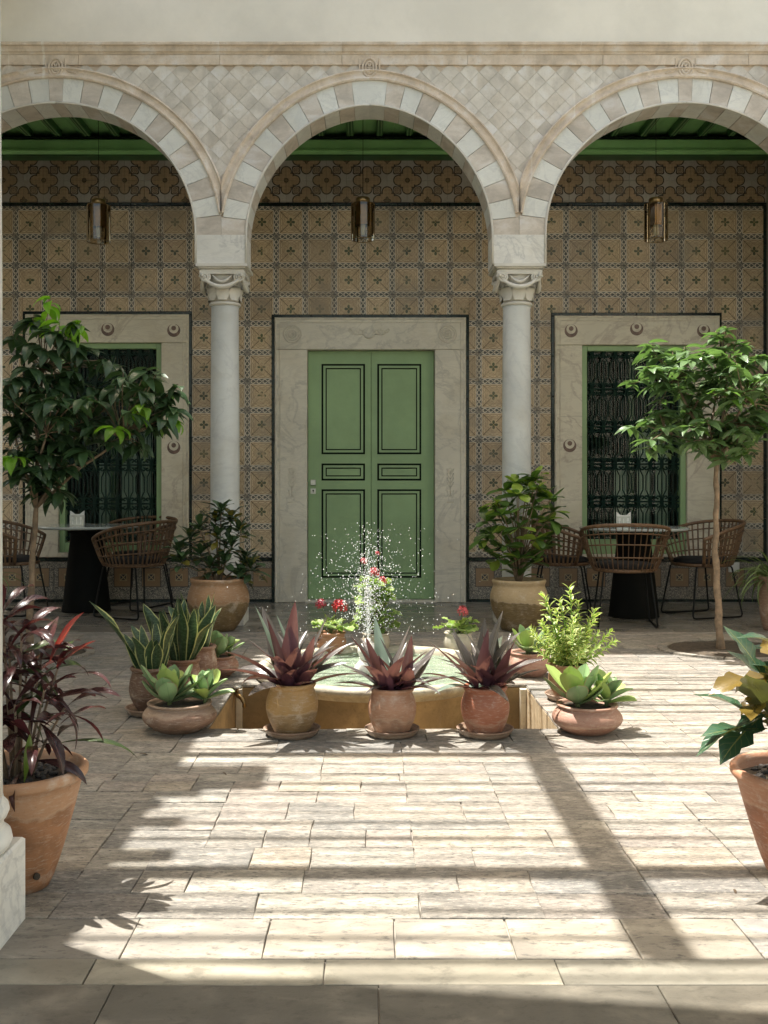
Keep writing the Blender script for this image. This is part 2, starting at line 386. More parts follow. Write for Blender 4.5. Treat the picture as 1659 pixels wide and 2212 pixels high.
M['mortar'] = m_plain('floor_mortar', (.30,.27,.23), .95, .2, 20, .5)
M['soil'] = m_plain('dark_soil', (.060,.045,.030), .95, .5, 30, 1)
M['pebble'] = m_plain('dark_pebble', (.055,.048,.042), .7, .5, 30, .5)
M['rattan'] = m_plain('woven_rattan', (.135,.074,.036), .55, .35, 30, .6)
M['blackmetal'] = m_plain('black_powder_coat', (.006,.006,.006), .5, .2, 10, .1, .25)
M['blackbase'] = m_plain('black_table_base', (.006,.006,.005), .8, .2, 6, .2, .15)
M['cushion'] = m_plain('charcoal_cushion', (.012,.011,.011), .9, .2, 40, .5)
M['top'] = m_marble('pale_tabletop', (.42,.45,.43), (.33,.35,.34), .3, 3, .12)
M['steel'] = m_plain('brushed_steel', (.50,.49,.45), .35, .1, 20, .1, .5, .8)
M['whiteplastic'] = m_plain('white_plastic', (.62,.60,.55), .45, .04)
M['napkin'] = m_plain('white_paper', (.75,.74,.70), .85, .05)
M['brass'] = m_plain('aged_brass', (.30,.20,.09), .35, .2, 12, .1, .5, .9)
M['basin'] = m_stone('basin_limestone', [(.40,.35,.25),(.46,.41,.31)], None, .6, (1,1,1), .35, .4, 6, .005)
M['basinwall'] = m_stone('ochre_render', [(.27,.185,.085),(.31,.215,.105)], None, .8, (1,1,1), .30, .4, 4, .005)
M['bark'] = m_plain('pale_bark', (.22,.155,.10), .8, .35, 18, .8)
M['greenstem'] = m_plain('plant_stem', (.10,.12,.04), .6, .3, 20, .3)
M['darkroom'] = m_plain('dark_interior', (.012,.016,.014), .8, .2, 2)  # shade of the unlit room put into a near-black colour
M['curtain'] = m_plain('pale_curtain', (.70,.73,.66), .8, .1, 4)

def m_glass(name, col, rough=.03, tr=.7):
    g = G(name); t = g.t.nodes.new('ShaderNodeBsdfTransparent'); t.inputs[0].default_value = col+(1,)
    gl = g.t.nodes.new('ShaderNodeBsdfGlossy'); gl.inputs['Roughness'].default_value = rough; gl.inputs[0].default_value = (.9,.9,.9,1)
    fr = g.t.nodes.new('ShaderNodeFresnel'); fr.inputs[0].default_value = 1.5
    f = E(g, fr.outputs[0])*(1-tr)*3
    m = g.t.nodes.new('ShaderNodeMixShader'); g.t.links.new(f.s, m.inputs[0]); g.t.links.new(t.outputs[0], m.inputs[1]); g.t.links.new(gl.outputs[0], m.inputs[2])
    g.t.links.new(m.outputs[0], g.out.inputs[0]); return g.m
M['pane'] = m_glass('window_glass', (.80,.86,.82), .03, .80)
M['smoke'] = m_glass('smoked_glass', (.74,.66,.52), .03, .6)
g = G('basin_water'); p = g.pos()
fl = g.step(g.noise(p, 60, 5, .7, .5), .56, .66)
M['water'] = g.done(g.mix(fl*.8, g.mix(g.noise(p, 4), (.30,.40,.27), (.40,.49,.36)), (.75,.80,.74)), .14, g.noise(p, 55, 5, .65, 1), 1, .03, .5)
g = G('water_drop'); M['drop'] = g.done((.95,.96,.98), .08, None, spec=1.0)

# ------------------------------------------------------------------ FLOORS
PITX0, PITX1, PITY0, PITY1 = -.715, .84, 4.42, 5.38
BC, BR = Vector((.055, 5.68)), .70                     # fountain basin
court = tag(MB().add([(-6,2.16,-.007),(PITX0,2.16,-.008),(PITX0,7.3,-.008),(-6,7.3,-.008),
                      (PITX1,2.16,-.008),(6,2.16,-.008),(6,7.3,-.008),(PITX1,7.3,-.008),
                      (PITX0,PITY0,-.008),(PITX1,PITY0,-.008),(PITX0,PITY1,-.008),(PITX1,PITY1,-.008)],
                     [(0,1,2,3),(4,5,6,7),(1,4,9,8),(10,11,7,2)]).build('courtyard_floor', M['mortar']), kind='structure')
def slab_mesh(x0, x1, y0, y1, top=.0, jit=.0045, gap=.0009, b=.0018, thick=.012):
    pts = []
    nx = 3 if x1-x0 > .12 else 2
    for k in range(nx): pts.append((x0+(x1-x0)*k/nx, y0))
    for k in range(2): pts.append((x1, y0+(y1-y0)*k/2))
    for k in range(nx): pts.append((x1-(x1-x0)*k/nx, y1))
    for k in range(2): pts.append((x0, y1-(y1-y0)*k/2))
    cx, cy = (x0+x1)/2, (y0+y1)/2; n = len(pts); lo = []; mid = []; hi = []
    tx, ty = R.uniform(-1, 1)*.004, R.uniform(-1, 1)*.006
    for (x, y) in pts:
        x += R.uniform(-jit, jit)*.7; y += R.uniform(-jit, jit)*.7
        def ins(d): return (x+(d if x < cx-1e-4 else -d if x > cx+1e-4 else 0), y+(d if y < cy-1e-4 else -d if y > cy+1e-4 else 0))
        a = ins(gap); c = ins(gap+b); h = top+tx*(x-cx)+ty*(y-cy)
        lo.append((a[0], a[1], top-thick)); mid.append((a[0], a[1], h-b)); hi.append((c[0], c[1], h))
    fs = [tuple(range(2*n, 3*n))]
    for i in range(n):
        j = (i+1) % n; fs += [(i, j, n+j, n+i), (n+i, n+j, 2*n+j, 2*n+i)]
    return lo+mid+hi, fs
pav = []
y = 2.49; strips = [-7+.31*k for k in range(50)]
row = 0
while y < 7.3:
    h = R.choice([.095,.12,.135,.155,.175])*(1 if y < 4.2 else 1.05)
    y1 = min(y+h, 7.3)
    if 7.3-y1 < .07: y1 = 7.3
    if y < PITY0 < y1+.06: y1 = PITY0
    elif y < PITY1 < y1+.06: y1 = PITY1
    half = .44*y1+.5; x = -half-R.uniform(0, .3)
    while x < half:
        wd = R.choice([.17,.22,.26,.29,.31,.36,.42])
        x1 = x+wd
        s = min(strips, key=lambda q: abs(q-x1))
        if abs(s-x1) < .11 and R.random() < .8: x1 = s
        pav.append((x, x1, y, y1)); x = x1
    y = y1; row += 1
out = []
for (x0, x1, y0, y1) in pav:
    if y1 > PITY0+.01 and y0 < PITY1-.01:
        kx0, kx1 = PITX0-.10, PITX1+.12                   # kerb strips beside the channel
        if x1 > kx0 and x0 < kx1:
            if x0 < kx0-.06: out.append((x0, kx0, y0, y1))
            if x1 > kx1+.06: out.append((kx1, x1, y0, y1))
            continue
    cx, cy = (x0+x1)/2, (y0+y1)/2
    if math.hypot(cx-BC.x, cy-BC.y) < BR-.12 : continue
    out.append((x0, x1, y0, y1))
k = PITY0
for sx0, sx1 in ((PITX0-.10, PITX0), (PITX1, PITX1+.12)):
    yy = PITY0
    while yy < PITY1-.01:
        y2 = min(yy+.32, PITY1); out.append((sx0, sx1, yy, y2)); yy = y2
out.sort(key=lambda r: -((r[1]-r[0])*(r[3]-r[2])/((r[2]+r[3])/2)**3 if abs((r[0]+r[1])/2) < .40*r[3]+.1 else 0))
for r in out[:300]:
    v, f = slab_mesh(*r, top=R.uniform(-.0015, .0015)); link('paver', MB().add(v, f).mesh('paver', rnd=R.random()), M['paver'], court)
far = MB(); fr_ = []
for r in out[300:]:
    v, f = slab_mesh(*r, top=R.uniform(-.0015, .0015)); far.add(v, f); fr_ += [R.random()]*len(f)
tag(far.build('far_pavers', M['paver'], court, rnd=fr_), kind='stuff')
def slab_row(name, mat, parent, y0, y1, xs, top=0, jit=.001, gap=.0015):
    for a, b in zip(xs[:-1], xs[1:]):
        v, f = slab_mesh(a, b, y0, y1, top=top, jit=jit, gap=gap, b=.0015); link(name, MB().add(v, f).mesh(name, rnd=R.random()), mat, parent)
slab_row('border_slab', M['border'], court, 2.278, 2.49, [-1.9,-1.42,-1.0,-.57,-.245,.06,.335,.62,.90,1.25,1.7], jit=.002, gap=.002)
near = tag(MB().add([(-6,-4,-.008),(6,-4,-.008),(6,2.16,-.008),(-6,2.16,-.008)], [(0,1,2,3)]).build('near_gallery_floor', M['mortar']), kind='structure')
slab_row('border_slab', M['smooth'], near, 2.16, 2.278, [-2.1,-1.32,-.62,-.10,.42,1.0,1.62,2.2])
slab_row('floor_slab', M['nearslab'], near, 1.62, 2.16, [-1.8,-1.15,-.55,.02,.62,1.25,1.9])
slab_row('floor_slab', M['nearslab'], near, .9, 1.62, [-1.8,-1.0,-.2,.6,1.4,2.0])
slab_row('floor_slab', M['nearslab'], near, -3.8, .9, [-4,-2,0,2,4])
galf = tag(MB().add([(-6,7.3,-.008),(6,7.3,-.008),(6,9.4,-.008),(-6,9.4,-.008)], [(0,1,2,3)]).build('gallery_floor', M['mortar']), kind='structure')
yy = 7.3
for hh in (.34, .42, .37, .40, .35):
    x = -4.5-R.uniform(0, .5); xs = [x]
    while x < 4.5: x += R.uniform(.45, .75); xs.append(x)
    slab_row('floor_slab', M['gallery'], galf, yy, min(yy+hh, YW), xs); yy += hh

# ------------------------------------------------------------------ ARCADE
ZS = PZ(508, YA); SC = YA/F
ARCHES = [('c', 0.0, 266*SC, 20*SC, 0), ('s', PX(1480, YA), 302*SC, 0, 286*SC), ('s', PX(121, YA), 302*SC, 0, 286*SC)]
def acurve(A, o, t):
    k, cx, wd, e, rise = A
    sg = 1 if t >= 0 else -1
    if k == 'c':
        th = (1-abs(t))*PI/2; q = 2/1.9; return (cx+sg*(wd+o)*max(0, math.cos(th))**q, ZS+(281*SC+o)*math.sin(th)**q)
    th = (1-abs(t))*PI/2; return (cx+sg*(wd+o)*math.cos(th), ZS+(rise+o)*math.sin(th))
def inside(A, o, x, z):
    k, cx, wd, e, rise = A
    if z < ZS: return abs(x-cx) < wd+o
    if k == 'c': return (abs(x-cx)/(wd+o))**1.9+((z-ZS)/(281*SC+o))**1.9 < 1
    return ((x-cx)/(wd+o))**2+((z-ZS)/(rise+o))**2 < 1
CXL, CXR = PX(478, YA), PX(1122, YA)                    # pier centre lines
ZTOP = 6.5; ZCO = PZ(97, YA)
arc = empty('stone_arcade', (0, YA, 0), 'three pale stone arches with striped voussoirs carrying the cream courtyard wall', 'arcade')
body = MB(); n = 40; xs = [-4.6]
for A in (ARCHES[2], ARCHES[0], ARCHES[1]):
    up = [acurve(A, .10, -1+2*i/n) for i in range(n+1)]
    vs = []
    for (x, z) in up: vs += [(x, YA+.012, z), (x, YA+.012, ZTOP), (x, YB-.004, z), (x, YB-.004, ZTOP)]
    fs = []
    for i in range(n): a = 4*i; b = a+4; fs += [(a, b, b+1, a+1), (a+2, a+3, b+3, b+2), (a, a+2, b+2, b), (a+1, b+1, b+3, a+3)]
    body.add(vs, fs)
for a, b in ((-4.6, acurve(ARCHES[2], .10, -1)[0]), (acurve(ARCHES[2], .10, 1)[0], acurve(ARCHES[0], .10, -1)[0]), (acurve(ARCHES[0], .10, 1)[0], acurve(ARCHES[1], .10, -1)[0]), (acurve(ARCHES[1], .10, 1)[0], 4.6)):
    body.box(a, b, YA+.012, YB-.004, ZS-.01, ZTOP)
body.build('wall_core', M['cornice'], arc)
MB().box(-4.6, 4.6, YA+.002, YA+.012, ZCO, ZTOP).build('plaster_wall', M['plaster'], arc)
# voussoirs
def vouss(A, t0, t1, o0, o1, y0, y1, clampx=None):
    n = 4; vs = []; fs = []
    for i in range(n+1):
        t = t0+(t1-t0)*i/n
        a = acurve(A, o0, t); b = acurve(A, o1, t)
        if clampx is not None:
            s = 1 if t > 0 else -1
            b = (clampx, b[1])
        bx = (a, b)
        for (x, z) in bx: vs += [(x, y0, z), (x, y1, z)]
    for i in range(n):
        q = 4*i; r = q+4
        fs += [(q, r, r+2, q+2), (q+1, q+3, r+3, r+1), (q, q+1, r+1, r), (q+2, r+2, r+3, q+3)]
    fs += [(0, 2, 3, 1), (4*n, 4*n+1, 4*n+3, 4*n+2)]
    return vs, fs
VO = 53*SC
for A in ARCHES:
    cen = A[0] == 'c'; m_ = 11 if cen else 12; kh = .085 if cen else .028
    st = (1-kh)/m_
    for sg in (-1, 1):
        near_pier = CXL if (A[1]+sg*1.15 < 0 and A[1]+sg*1.15 > -2) else CXR if (0 < A[1]+sg*1.15 < 2) else A[1]+sg*(A[2]+.23)
        for i in range(m_):
            t0 = 1-i*st; t1 = t0-st; white = i % 2 == 1
            jt = R.uniform(-.006, .006)
            v, f = vouss(A, sg*(t0-.0012), sg*(t1+.0012), 0, VO, YA-R.uniform(0, .003), YB, near_pier-sg*.001 if i == 0 else None)
            o = link('voussoir', MB().add([(a, b-YA, c) for a, b, c in v], f).mesh('voussoir', rnd=R.random()), M['voussoir_white' if white else 'voussoir_beige'], arc)
    v, f = vouss(A, -kh, kh, 0, VO, YA-.003, YB)
    o = link('keystone', MB().add([(a, b-YA, c) for a, b, c in v], f).mesh('keystone'), M['voussoir_white' if cen else 'voussoir_beige'], arc)
    # thin raised fillet along the arch edge, and the archivolt outside the voussoirs
    for sg in (-1, 1):
        zb = PZ(570, YA)
        pts = [(A[1]+sg*A[2], zb)]+[acurve(A, 0, sg*(1-i/28)) for i in range(29)]
        pts = [(x-sg*.004*0, YA-.006, z) for x, z in pts]
        MB().tube([(x+ (A[1]-x)*0.0, y_, z) for x, y_, z in pts], .0095, 6).build('edge_fillet', M['carved'], arc, smooth=True)
        prof = [(.0, 0), (.0, -.018), (.012, -.024), (.026, -.014), (.040, -.010), (.056, -.012), (.070, -.026), (.080, -.018), (.080, 0)]
        mb = MB(); vs = []; fs = []; m2 = 36; lo = None
        ts = [i/200 for i in range(201)]
        tl = next(t for t in reversed(ts) if acurve(A, VO, t)[1] >= PZ(462, YA))
        nearx = CXL if -2 < A[1]+sg*1.15 < 0 else CXR if 0 < A[1]+sg*1.15 < 2 else None
        for i in range(m2+1):
            t = sg*tl*(1-i/m2)
            if i == m2: t = sg*1e-6
            for (o_, dy) in prof:
                x, z = acurve(A, VO+o_, t)
                if nearx is not None and (x-nearx)*sg > -.002: x = nearx-sg*.002
                vs.append((x, YA+dy+.0, z))
        q = len(prof)
        for i in range(m2):
            for k in range(q-1): fs.append((i*q+k, i*q+k+1, (i+1)*q+k+1, (i+1)*q+k))
        fs.append(tuple(range(q))); mb.add(vs, fs); mb.build('archivolt', M['cornice'], arc)
# springer blocks and imposts
for cx, x0, x1 in ((CXL, ARCHES[2][1]+ARCHES[2][2], -ARCHES[0][2]), (CXR, ARCHES[0][2], ARCHES[1][1]-ARCHES[1][2])):
    MB().bbox(x0+.001, x1-.001, YA-.002, YB, PZ(570, YA), ZS+.006, .004).build('springer_block', M['marble_white'], arc)
for x0, x1 in ((ARCHES[2][1]-ARCHES[2][2]-.4, ARCHES[2][1]-ARCHES[2][2]), (ARCHES[1][1]+ARCHES[1][2], ARCHES[1][1]+ARCHES[1][2]+.4)):
    MB().bbox(x0, x1, YA-.002, YB, 0, ZS+.006, .004).build('end_pier', M['marble_white'], arc)
# diamond facing stones
dz = 41.5*SC/2; ZD = PZ(141, YA)
cnt = 0
i = -60
dias = []
for i in range(-48, 49):
    for j in range(0, 24):
        cx = i*dz+.03; cz = 3.05+j*dz
        if (i+j) % 2: continue
        if cz > ZD+.02 or not (-3.25 < cx < 3.45): continue
        if cz < PZ(462, YA): continue
        if any(inside(A, .185, cx, cz) for A in ARCHES): continue
        dias.append((cx, cz))
for cx, cz in dias:
    h = dz-.0007; b = .0014; y0 = YA+.004-R.uniform(0, .0025)
    P = [(0,-1),(1,0),(0,1),(-1,0)]
    vs = [(cx+a*h, YA+.02, cz+c*h) for a, c in P]+[(cx+a*h, y0+b, cz+c*h) for a, c in P]+[(cx+a*(h-b), y0, cz+c*(h-b)) for a, c in P]
    fs = [(8,9,10,11)]
    for a in range(4): c = (a+1) % 4; fs += [(4+a,4+c,8+c,8+a),(a,c,4+c,4+a)]
    MB().add(vs, fs).build('facing_stone', M['diamond'], arc)
print('diamonds', len(dias))
# cornice and flat band
x = -4.2
while x < 4.4:
    x1 = x+R.uniform(.8, 1.15)
    MB().bbox(x, x1-.002, YA-.010, YA+.012, ZD, PZ(119, YA), .003).build('band_stone', M['cornice'], arc)
    pr = [(ZD+.078, -.010), (ZD+.088, -.016), (ZD+.094, -.030), (ZD+.108, -.034), (ZD+.112, -.026), (ZD+.128, -.034), (ZD+.134, -.050), (ZD+.152, -.052), (ZCO+.004, -.040)]
    pr = [(PZ(119, YA)+.001+(q-ZD-.078)*(ZCO-PZ(119, YA)+.004)/(.078), d) for q, d in pr]
    vs = []
    for xx in (x, x1-.001):
        vs += [(xx, YA+.012, pr[0][0])]+[(xx, YA+d, z) for z, d in pr]+[(xx, YA+.012, pr[-1][0])]
    q = len(pr)+2
    MB().add(vs, [(k, q+k, q+k+1, k+1) for k in range(q-1)]+[tuple(range(q)), tuple(range(2*q-1, q-1, -1))]).build('cornice_stone', M['cornice'], arc)
    x = x1
# medallions over the arch crowns
for A in ARCHES:
    cx = A[1]; cz = PZ(150, YA)+.008
    mb = MB()
    ring = [(cx+.052*math.cos(a*PI/12), YA-.012, cz+.070*math.sin(a*PI/12)) for a in range(25)]
    mb.tube(ring, .009, 6, False); ring = [(cx+.030*math.cos(a*PI/12), YA-.013, cz+.044*math.sin(a*PI/12)) for a in range(25)]
    mb.tube(ring, .008, 6, False)
    for k in range(6):
        a = k*PI/3; mb.tube([(cx, YA-.012, cz), (cx+.020*math.cos(a), YA-.013, cz+.034*math.sin(a))], [.004, .009], 5)
    mb.build('medallion', M['cornice'], arc, smooth=True)
    for sg in (-1, 1):
        pts = [(cx+sg*.075, YA-.012, cz+.07), (cx+sg*.075, YA-.012, cz-.01), (cx+sg*.10, YA-.012, cz-.03), (cx+sg*.16, YA-.012, cz-.042)]
        MB().tube(pts, .007, 4).build('label_moulding', M['cornice'], arc)

# ------------------------------------------------------------------ columns
def make_capital(t, mat):
    cz = PZ(655, 7.8)                       # neck height
    top = PZ(571, YA)
    hgt = top-.075-cz
    t = MB().lathe([(.105,0),(.108,.05),(.118,hgt*.5),(.135,hgt*.8),(.150,hgt)], (0,0,cz), 32).build('capital', mat, t, True, world=False)
    mb = MB().lathe([(.112,0),(.120,.004),(.124,.014),(.118,.024),(.112,.028)], (0,0,cz-.03), 32); mb.build('astragal', mat, t, True, world=False)
    mb = MB(); z = top-.075
    for (h, r) in ((.030,.172),(.012,.158),(.012,.178),(.021,.197)):
        mb.box(-r, r, -r*.95, r*.95, z, z+h); z += h
    mb.build('abacus', mat, t, world=False)
    for f in range(4):
        q = Matrix.Rotation(f*PI/2, 4, 'Z'); mb = MB()
        zz = cz+hgt-.035
        for sg in (-1, 1):
            pts = []
            for i in range(30):
                a = i/29*2.35*2*PI; r = .043*(1-i/29*.86)
                pts.append(q @ Vector((sg*(.128-r*math.cos(a)*-1*1.0), -.150-.012*(i/29), zz+.012+r*math.sin(a))))
            mb.tube(pts, [.011-.005*i/29 for i in range(30)], 6)
            eye = q @ Vector((sg*.128, -.162, zz+.012)); mb.lathe([(.001,-.009),(.009,-.004),(.009,.004),(.001,.009)], eye, 8)
        u = [q @ Vector((-.150+.30*k/14, -.148-.02*math.sin(PI*k/14), zz+.020-.085*math.sin(PI*k/14)**.8)) for k in range(15)]
        mb.tube(u, [.010+.010*math.sin(PI*k/14) for k in range(15)], 6)
        u = [q @ Vector((-.080+.16*k/12, -.150-.016*math.sin(PI*k/12), zz+.035-.060*math.sin(PI*k/12))) for k in range(13)]
        mb.tube(u, [.003+.011*math.sin(PI*k/12) for k in range(13)], 6)
        mb.build('volutes', mat, t, True, world=False)
    for k in range(8):                                # leaves standing round the bell
        a = k*PI/4+PI/8*0; L = MB(); vs = []; fs = []
        n1, n2 = 7, 5
        for i in range(n1):
            v = i/(n1-1); out = .112+.010+.035*max(0, v-.45)**1.4*2.2; zz = cz+.005+hgt*.62*(v if v < .8 else .8-(v-.8)*.35)
            wd = .042*(.75+.5*math.sin(PI*v))*(1 if v < .85 else .6)
            for j in range(n2):
                u = j/(n2-1)*2-1; wv = .006*math.cos(v*18)*abs(u)
                p = Vector((out+.010*(1-u*u)+wv+(0 if v < .8 else (v-.8)*.09), u*wd, zz)); vs.append(Matrix.Rotation(a, 4, 'Z') @ p)
        for i in range(n1-1):
            for j in range(n2-1): fs.append((i*n2+j, i*n2+j+1, (i+1)*n2+j+1, (i+1)*n2+j))
        L.add(vs, fs).build('acanthus_leaf', mat, t, True, world=False)
        MB().tube([Matrix.Rotation(a, 4, 'Z') @ Vector(q_) for q_ in ((.125,-.018,cz+hgt*.56),(.146,-.006,cz+hgt*.60),(.150,.006,cz+hgt*.60),(.128,.018,cz+hgt*.56))], .009, 6).build('leaf_curl', mat, t, True, world=False)
YC = 7.80
for px, side in ((486, 'left'), (1116, 'right')):
    lab = {'left': 'pale marble column with carved capital behind the dark croton, left of the green door',
           'right': 'pale marble column with carved capital rising behind the glossy shrub, right of the green door'}[side]
    t = empty('marble_column', (PX(px, YC), YC, 0), lab, 'column', 'columns of the far arcade')
    cz = PZ(655, 7.8)
    MB().lathe([(.122,.20),(.118,.24),(.1125,.3),(.1125,1.2),(.1105,1.8),(.106,cz-.05),(.110,cz-.028)], n=40).build('shaft', M['shaft'], t, True, world=False)
    MB().lathe([(.150,.10),(.160,.115),(.162,.130),(.150,.145),(.134,.150),(.132,.165),(.146,.172),(.150,.182),(.142,.196),(.124,.200)], n=40).build('base_moulding', M['carved'], t, True, world=False)
    MB().box(-.165, .165, -.165, .165, 0, .10).build('plinth', M['marble_white'], t, world=False)
    make_capital(t, M['carved'])
# near column, cut by the left edge of the picture
t = empty('marble_column', (-.99, 2.375, 0), 'near column on a square white pedestal at the left edge beside the big clay pot', 'column')
MB().bbox(-.135, .135, -.145, .115, 0, .205, .006, 'z').build('pedestal', M['marble_white'], t, world=False)
MB().lathe([(.118,.205),(.130,.212),(.137,.228),(.133,.246),(.120,.256),(.1165,.262),(.1165,.278),(.124,.284),(.130,.298),(.127,.312),(.117,.322),(.114,.34)], n=48).build('base_moulding', M['marble_white'], t, True, world=False)
MB().lathe([(.115,.33),(.1135,.4),(.113,1.6),(.106,2.6)], n=48).build('shaft', M['marble_white'], t, True, world=False)
MB().lathe([(.106,2.6),(.12,2.61),(.115,2.63),(.15,2.85)], n=32).build('capital', M['carved'], t, True, world=False)
MB().box(-.18, .18, -.18, .18, 2.85, 2.97).build('abacus', M['carved'], t, world=False)

# ------------------------------------------------------------------ TILED GALLERY WALL
wall = empty('tiled_gallery_wall', (0, YW, 0), 'back wall of the gallery covered in ochre painted tiles with dark green borders', 'wall')
WX0, WX1 = -4.0, PX(1655, YW)
def wx(px): return PX(px, YW)
def wz(py): return PZ(py, YW)
OPEN = [(wx(50), wx(415), wz(1209), wz(673)), (wx(587), wx(1013), 0, wz(680)), (wx(1190), wx(1558), wz(1209), wz(676))]
def subtract(rects, hole):
    out = []
    hx0, hx1, hz0, hz1 = hole
    for (a, b, c, d) in rects:
        if b <= hx0 or a >= hx1 or d <= hz0 or c >= hz1: out.append((a, b, c, d)); continue
        if a < hx0: out.append((a, hx0, c, d))
        if b > hx1: out.append((hx1, b, c, d))
        m0, m1 = max(a, hx0), min(b, hx1)
        if c < hz0: out.append((m0, m1, c, hz0))
        if d > hz1: out.append((m0, m1, hz1, d))
    return out
WIN = [(wx(126), wx(352), wz(1196), wz(738)), (wx(664), wx(939), -.01, wz(756)), (wx(1254), wx(1484), wz(1200), wz(743))]
rc = [(WX0, WX1+.3, -.01, 4.6)]
for h in WIN: rc = subtract(rc, h)
mb = MB()
for r in rc: mb.box(r[0], r[1], YW, YW+.22, r[2], r[3])
mb.build('masonry', M['grout'], wall)
def tiles(x0, x1, z0, z1, px, pz, phx, phz, name, mat):
    i0 = math.floor((x0-phx)/px); i1 = math.ceil((x1-phx)/px); j0 = math.floor((z0-phz)/pz); j1 = math.ceil((z1-phz)/pz); c = 0
    for i in range(i0, i1):
        for j in range(j0, j1):
            r = (max(x0, phx+i*px), min(x1, phx+(i+1)*px), max(z0, phz+j*pz), min(z1, phz+(j+1)*pz))
            if r[1]-r[0] < .01 or r[3]-r[2] < .01: continue
            rs = [r]
            for h in OPEN: rs = subtract(rs, h)
            for q in rs:
                if q[1]-q[0] < .012 or q[3]-q[2] < .012: continue
                g_ = .0008; d = .009+R.uniform(-.0012, .0012)
                MB().bbox(q[0]+g_, q[1]-g_, YW-d, YW, q[2]+g_, q[3]-g_, .0018).build(name, mat, wall); c += 1
    return c
ZF0, ZF1 = wz(438), wz(346)
n1 = tiles(WX0, WX1, wz(1204), wz(446), TP, TP, TX0, TZ0, 'wall_tile', M['tile'])
n2 = tiles(WX0, WX1, ZF0+.003, ZF1, FP, FP, FX0, FZ0, 'frieze_tile', M['frieze'])
n3 = tiles(WX0, WX1, wz(1294), wz(1213), DP, 2, TX0, -.5, 'dado_tile', M['dado'])
print('tiles', n1, n2, n3)
def listello(x0, x1, z0, z1):
    L = max(x1-x0, z1-z0); k = max(1, round(L/.37))
    for i in range(k):
        if x1-x0 > z1-z0: a = (x0+(x1-x0)*i/k+.001, x0+(x1-x0)*(i+1)/k-.001, z0, z1)
        else: a = (x0, x1, z0+(z1-z0)*i/k+.001, z0+(z1-z0)*(i+1)/k-.001)
        MB().bbox(a[0], a[1], YW-.016-R.uniform(0, .002), YW-.0005, a[2], a[3], .004).build('border_tile', M['listello'], wall)
for (a, b) in ((wz(445.5), wz(438.5)), (wz(345.5), wz(338.5))): listello(WX0, WX1, a, b)
for (a, b) in ((wz(1212.5), wz(1204.5)), (wz(1302), wz(1294.5))):
    for s, e in ((WX0, OPEN[1][0]), (OPEN[1][1], WX1)): listello(s, e, a, b)
listello(WX1-.03, WX1, wz(1204), wz(446))
for k, (a, b, c, d) in enumerate(OPEN):
    e = 7*YW/F; lo = wz(1204) if k != 1 else 0
    listello(a, a+e, lo, d-e); listello(b-e, b, lo, d-e); listello(a, b, d-e, d)
# marble surrounds: (outer x0,x1,z0,z1) (inner ...)
def surround(root, o, i, mat, keep_sill):
    ox0, ox1, oz0, oz1 = o; ix0, ix1, iz0, iz1 = i; y0 = YW-.035
    MB().bbox(ox0, ix0, y0, YW+.10, oz0, iz1-.002, .004).build('jamb', mat, root)
    MB().bbox(ix1, ox1, y0, YW+.10, oz0, iz1-.002, .004).build('jamb', mat, root)
    MB().bbox(ox0, ox1, y0-.001, YW+.10, iz1, oz1, .004).build('lintel', mat, root)
    if keep_sill: MB().bbox(ix0+.001, ix1-.001, y0-.012, YW+.12, oz0, iz0, .004).build('sill', mat, root)
    # raised rim near the outer edge
    a = .045
    for (x0, x1, z0, z1) in ((ox0+.006, ox0+.020, oz0, oz1-.02), (ox1-.020, ox1-.006, oz0, oz1-.02), (ox0+.020, ox1-.020, oz1-.020, oz1-.006), (ox0+a, ox0+a+.006, oz0, oz1-a), (ox1-a-.006, ox1-a, oz0, oz1-a), (ox0+a+.006, ox1-a-.006, oz1-a-.006, oz1-a)):
        MB().bbox(x0, x1, y0-.007, y0+.002, z0, z1, .002).build('rim_moulding', mat, root)
M['inlay'] = m_plain('red_brown_inlay_stone', (.16,.10,.075), .5, .4, 40, .1)
def crescent(root, x, z, y=YW-.035, r=.060, flip=1):
    def disc(r, cx, cz, y0, y1, n=28):
        vs = [(cx+r*math.cos(2*PI*k/n), y0, cz+r*math.sin(2*PI*k/n)) for k in range(n)]+[(cx+r*math.cos(2*PI*k/n), y1, cz+r*math.sin(2*PI*k/n)) for k in range(n)]
        return vs, [tuple(range(n))]+[(k, n+k, n+(k+1) % n, (k+1) % n) for k in range(n)]
    v, f = disc(r, x, z, y-.002, y+.01); c0 = MB().add(v, f).build('crescent', M['inlay'], root)
    v, f = disc(r*.72, x, z+.26*r, y-.004, y+.01); MB().add(v, f).build('crescent_disc', M['marble_warm'], root).parent = c0
    v, f = disc(r*.36, x, z+.34*r, y-.006, y+.01); MB().add(v, f).build('crescent_eye', M['inlay'], root).parent = c0
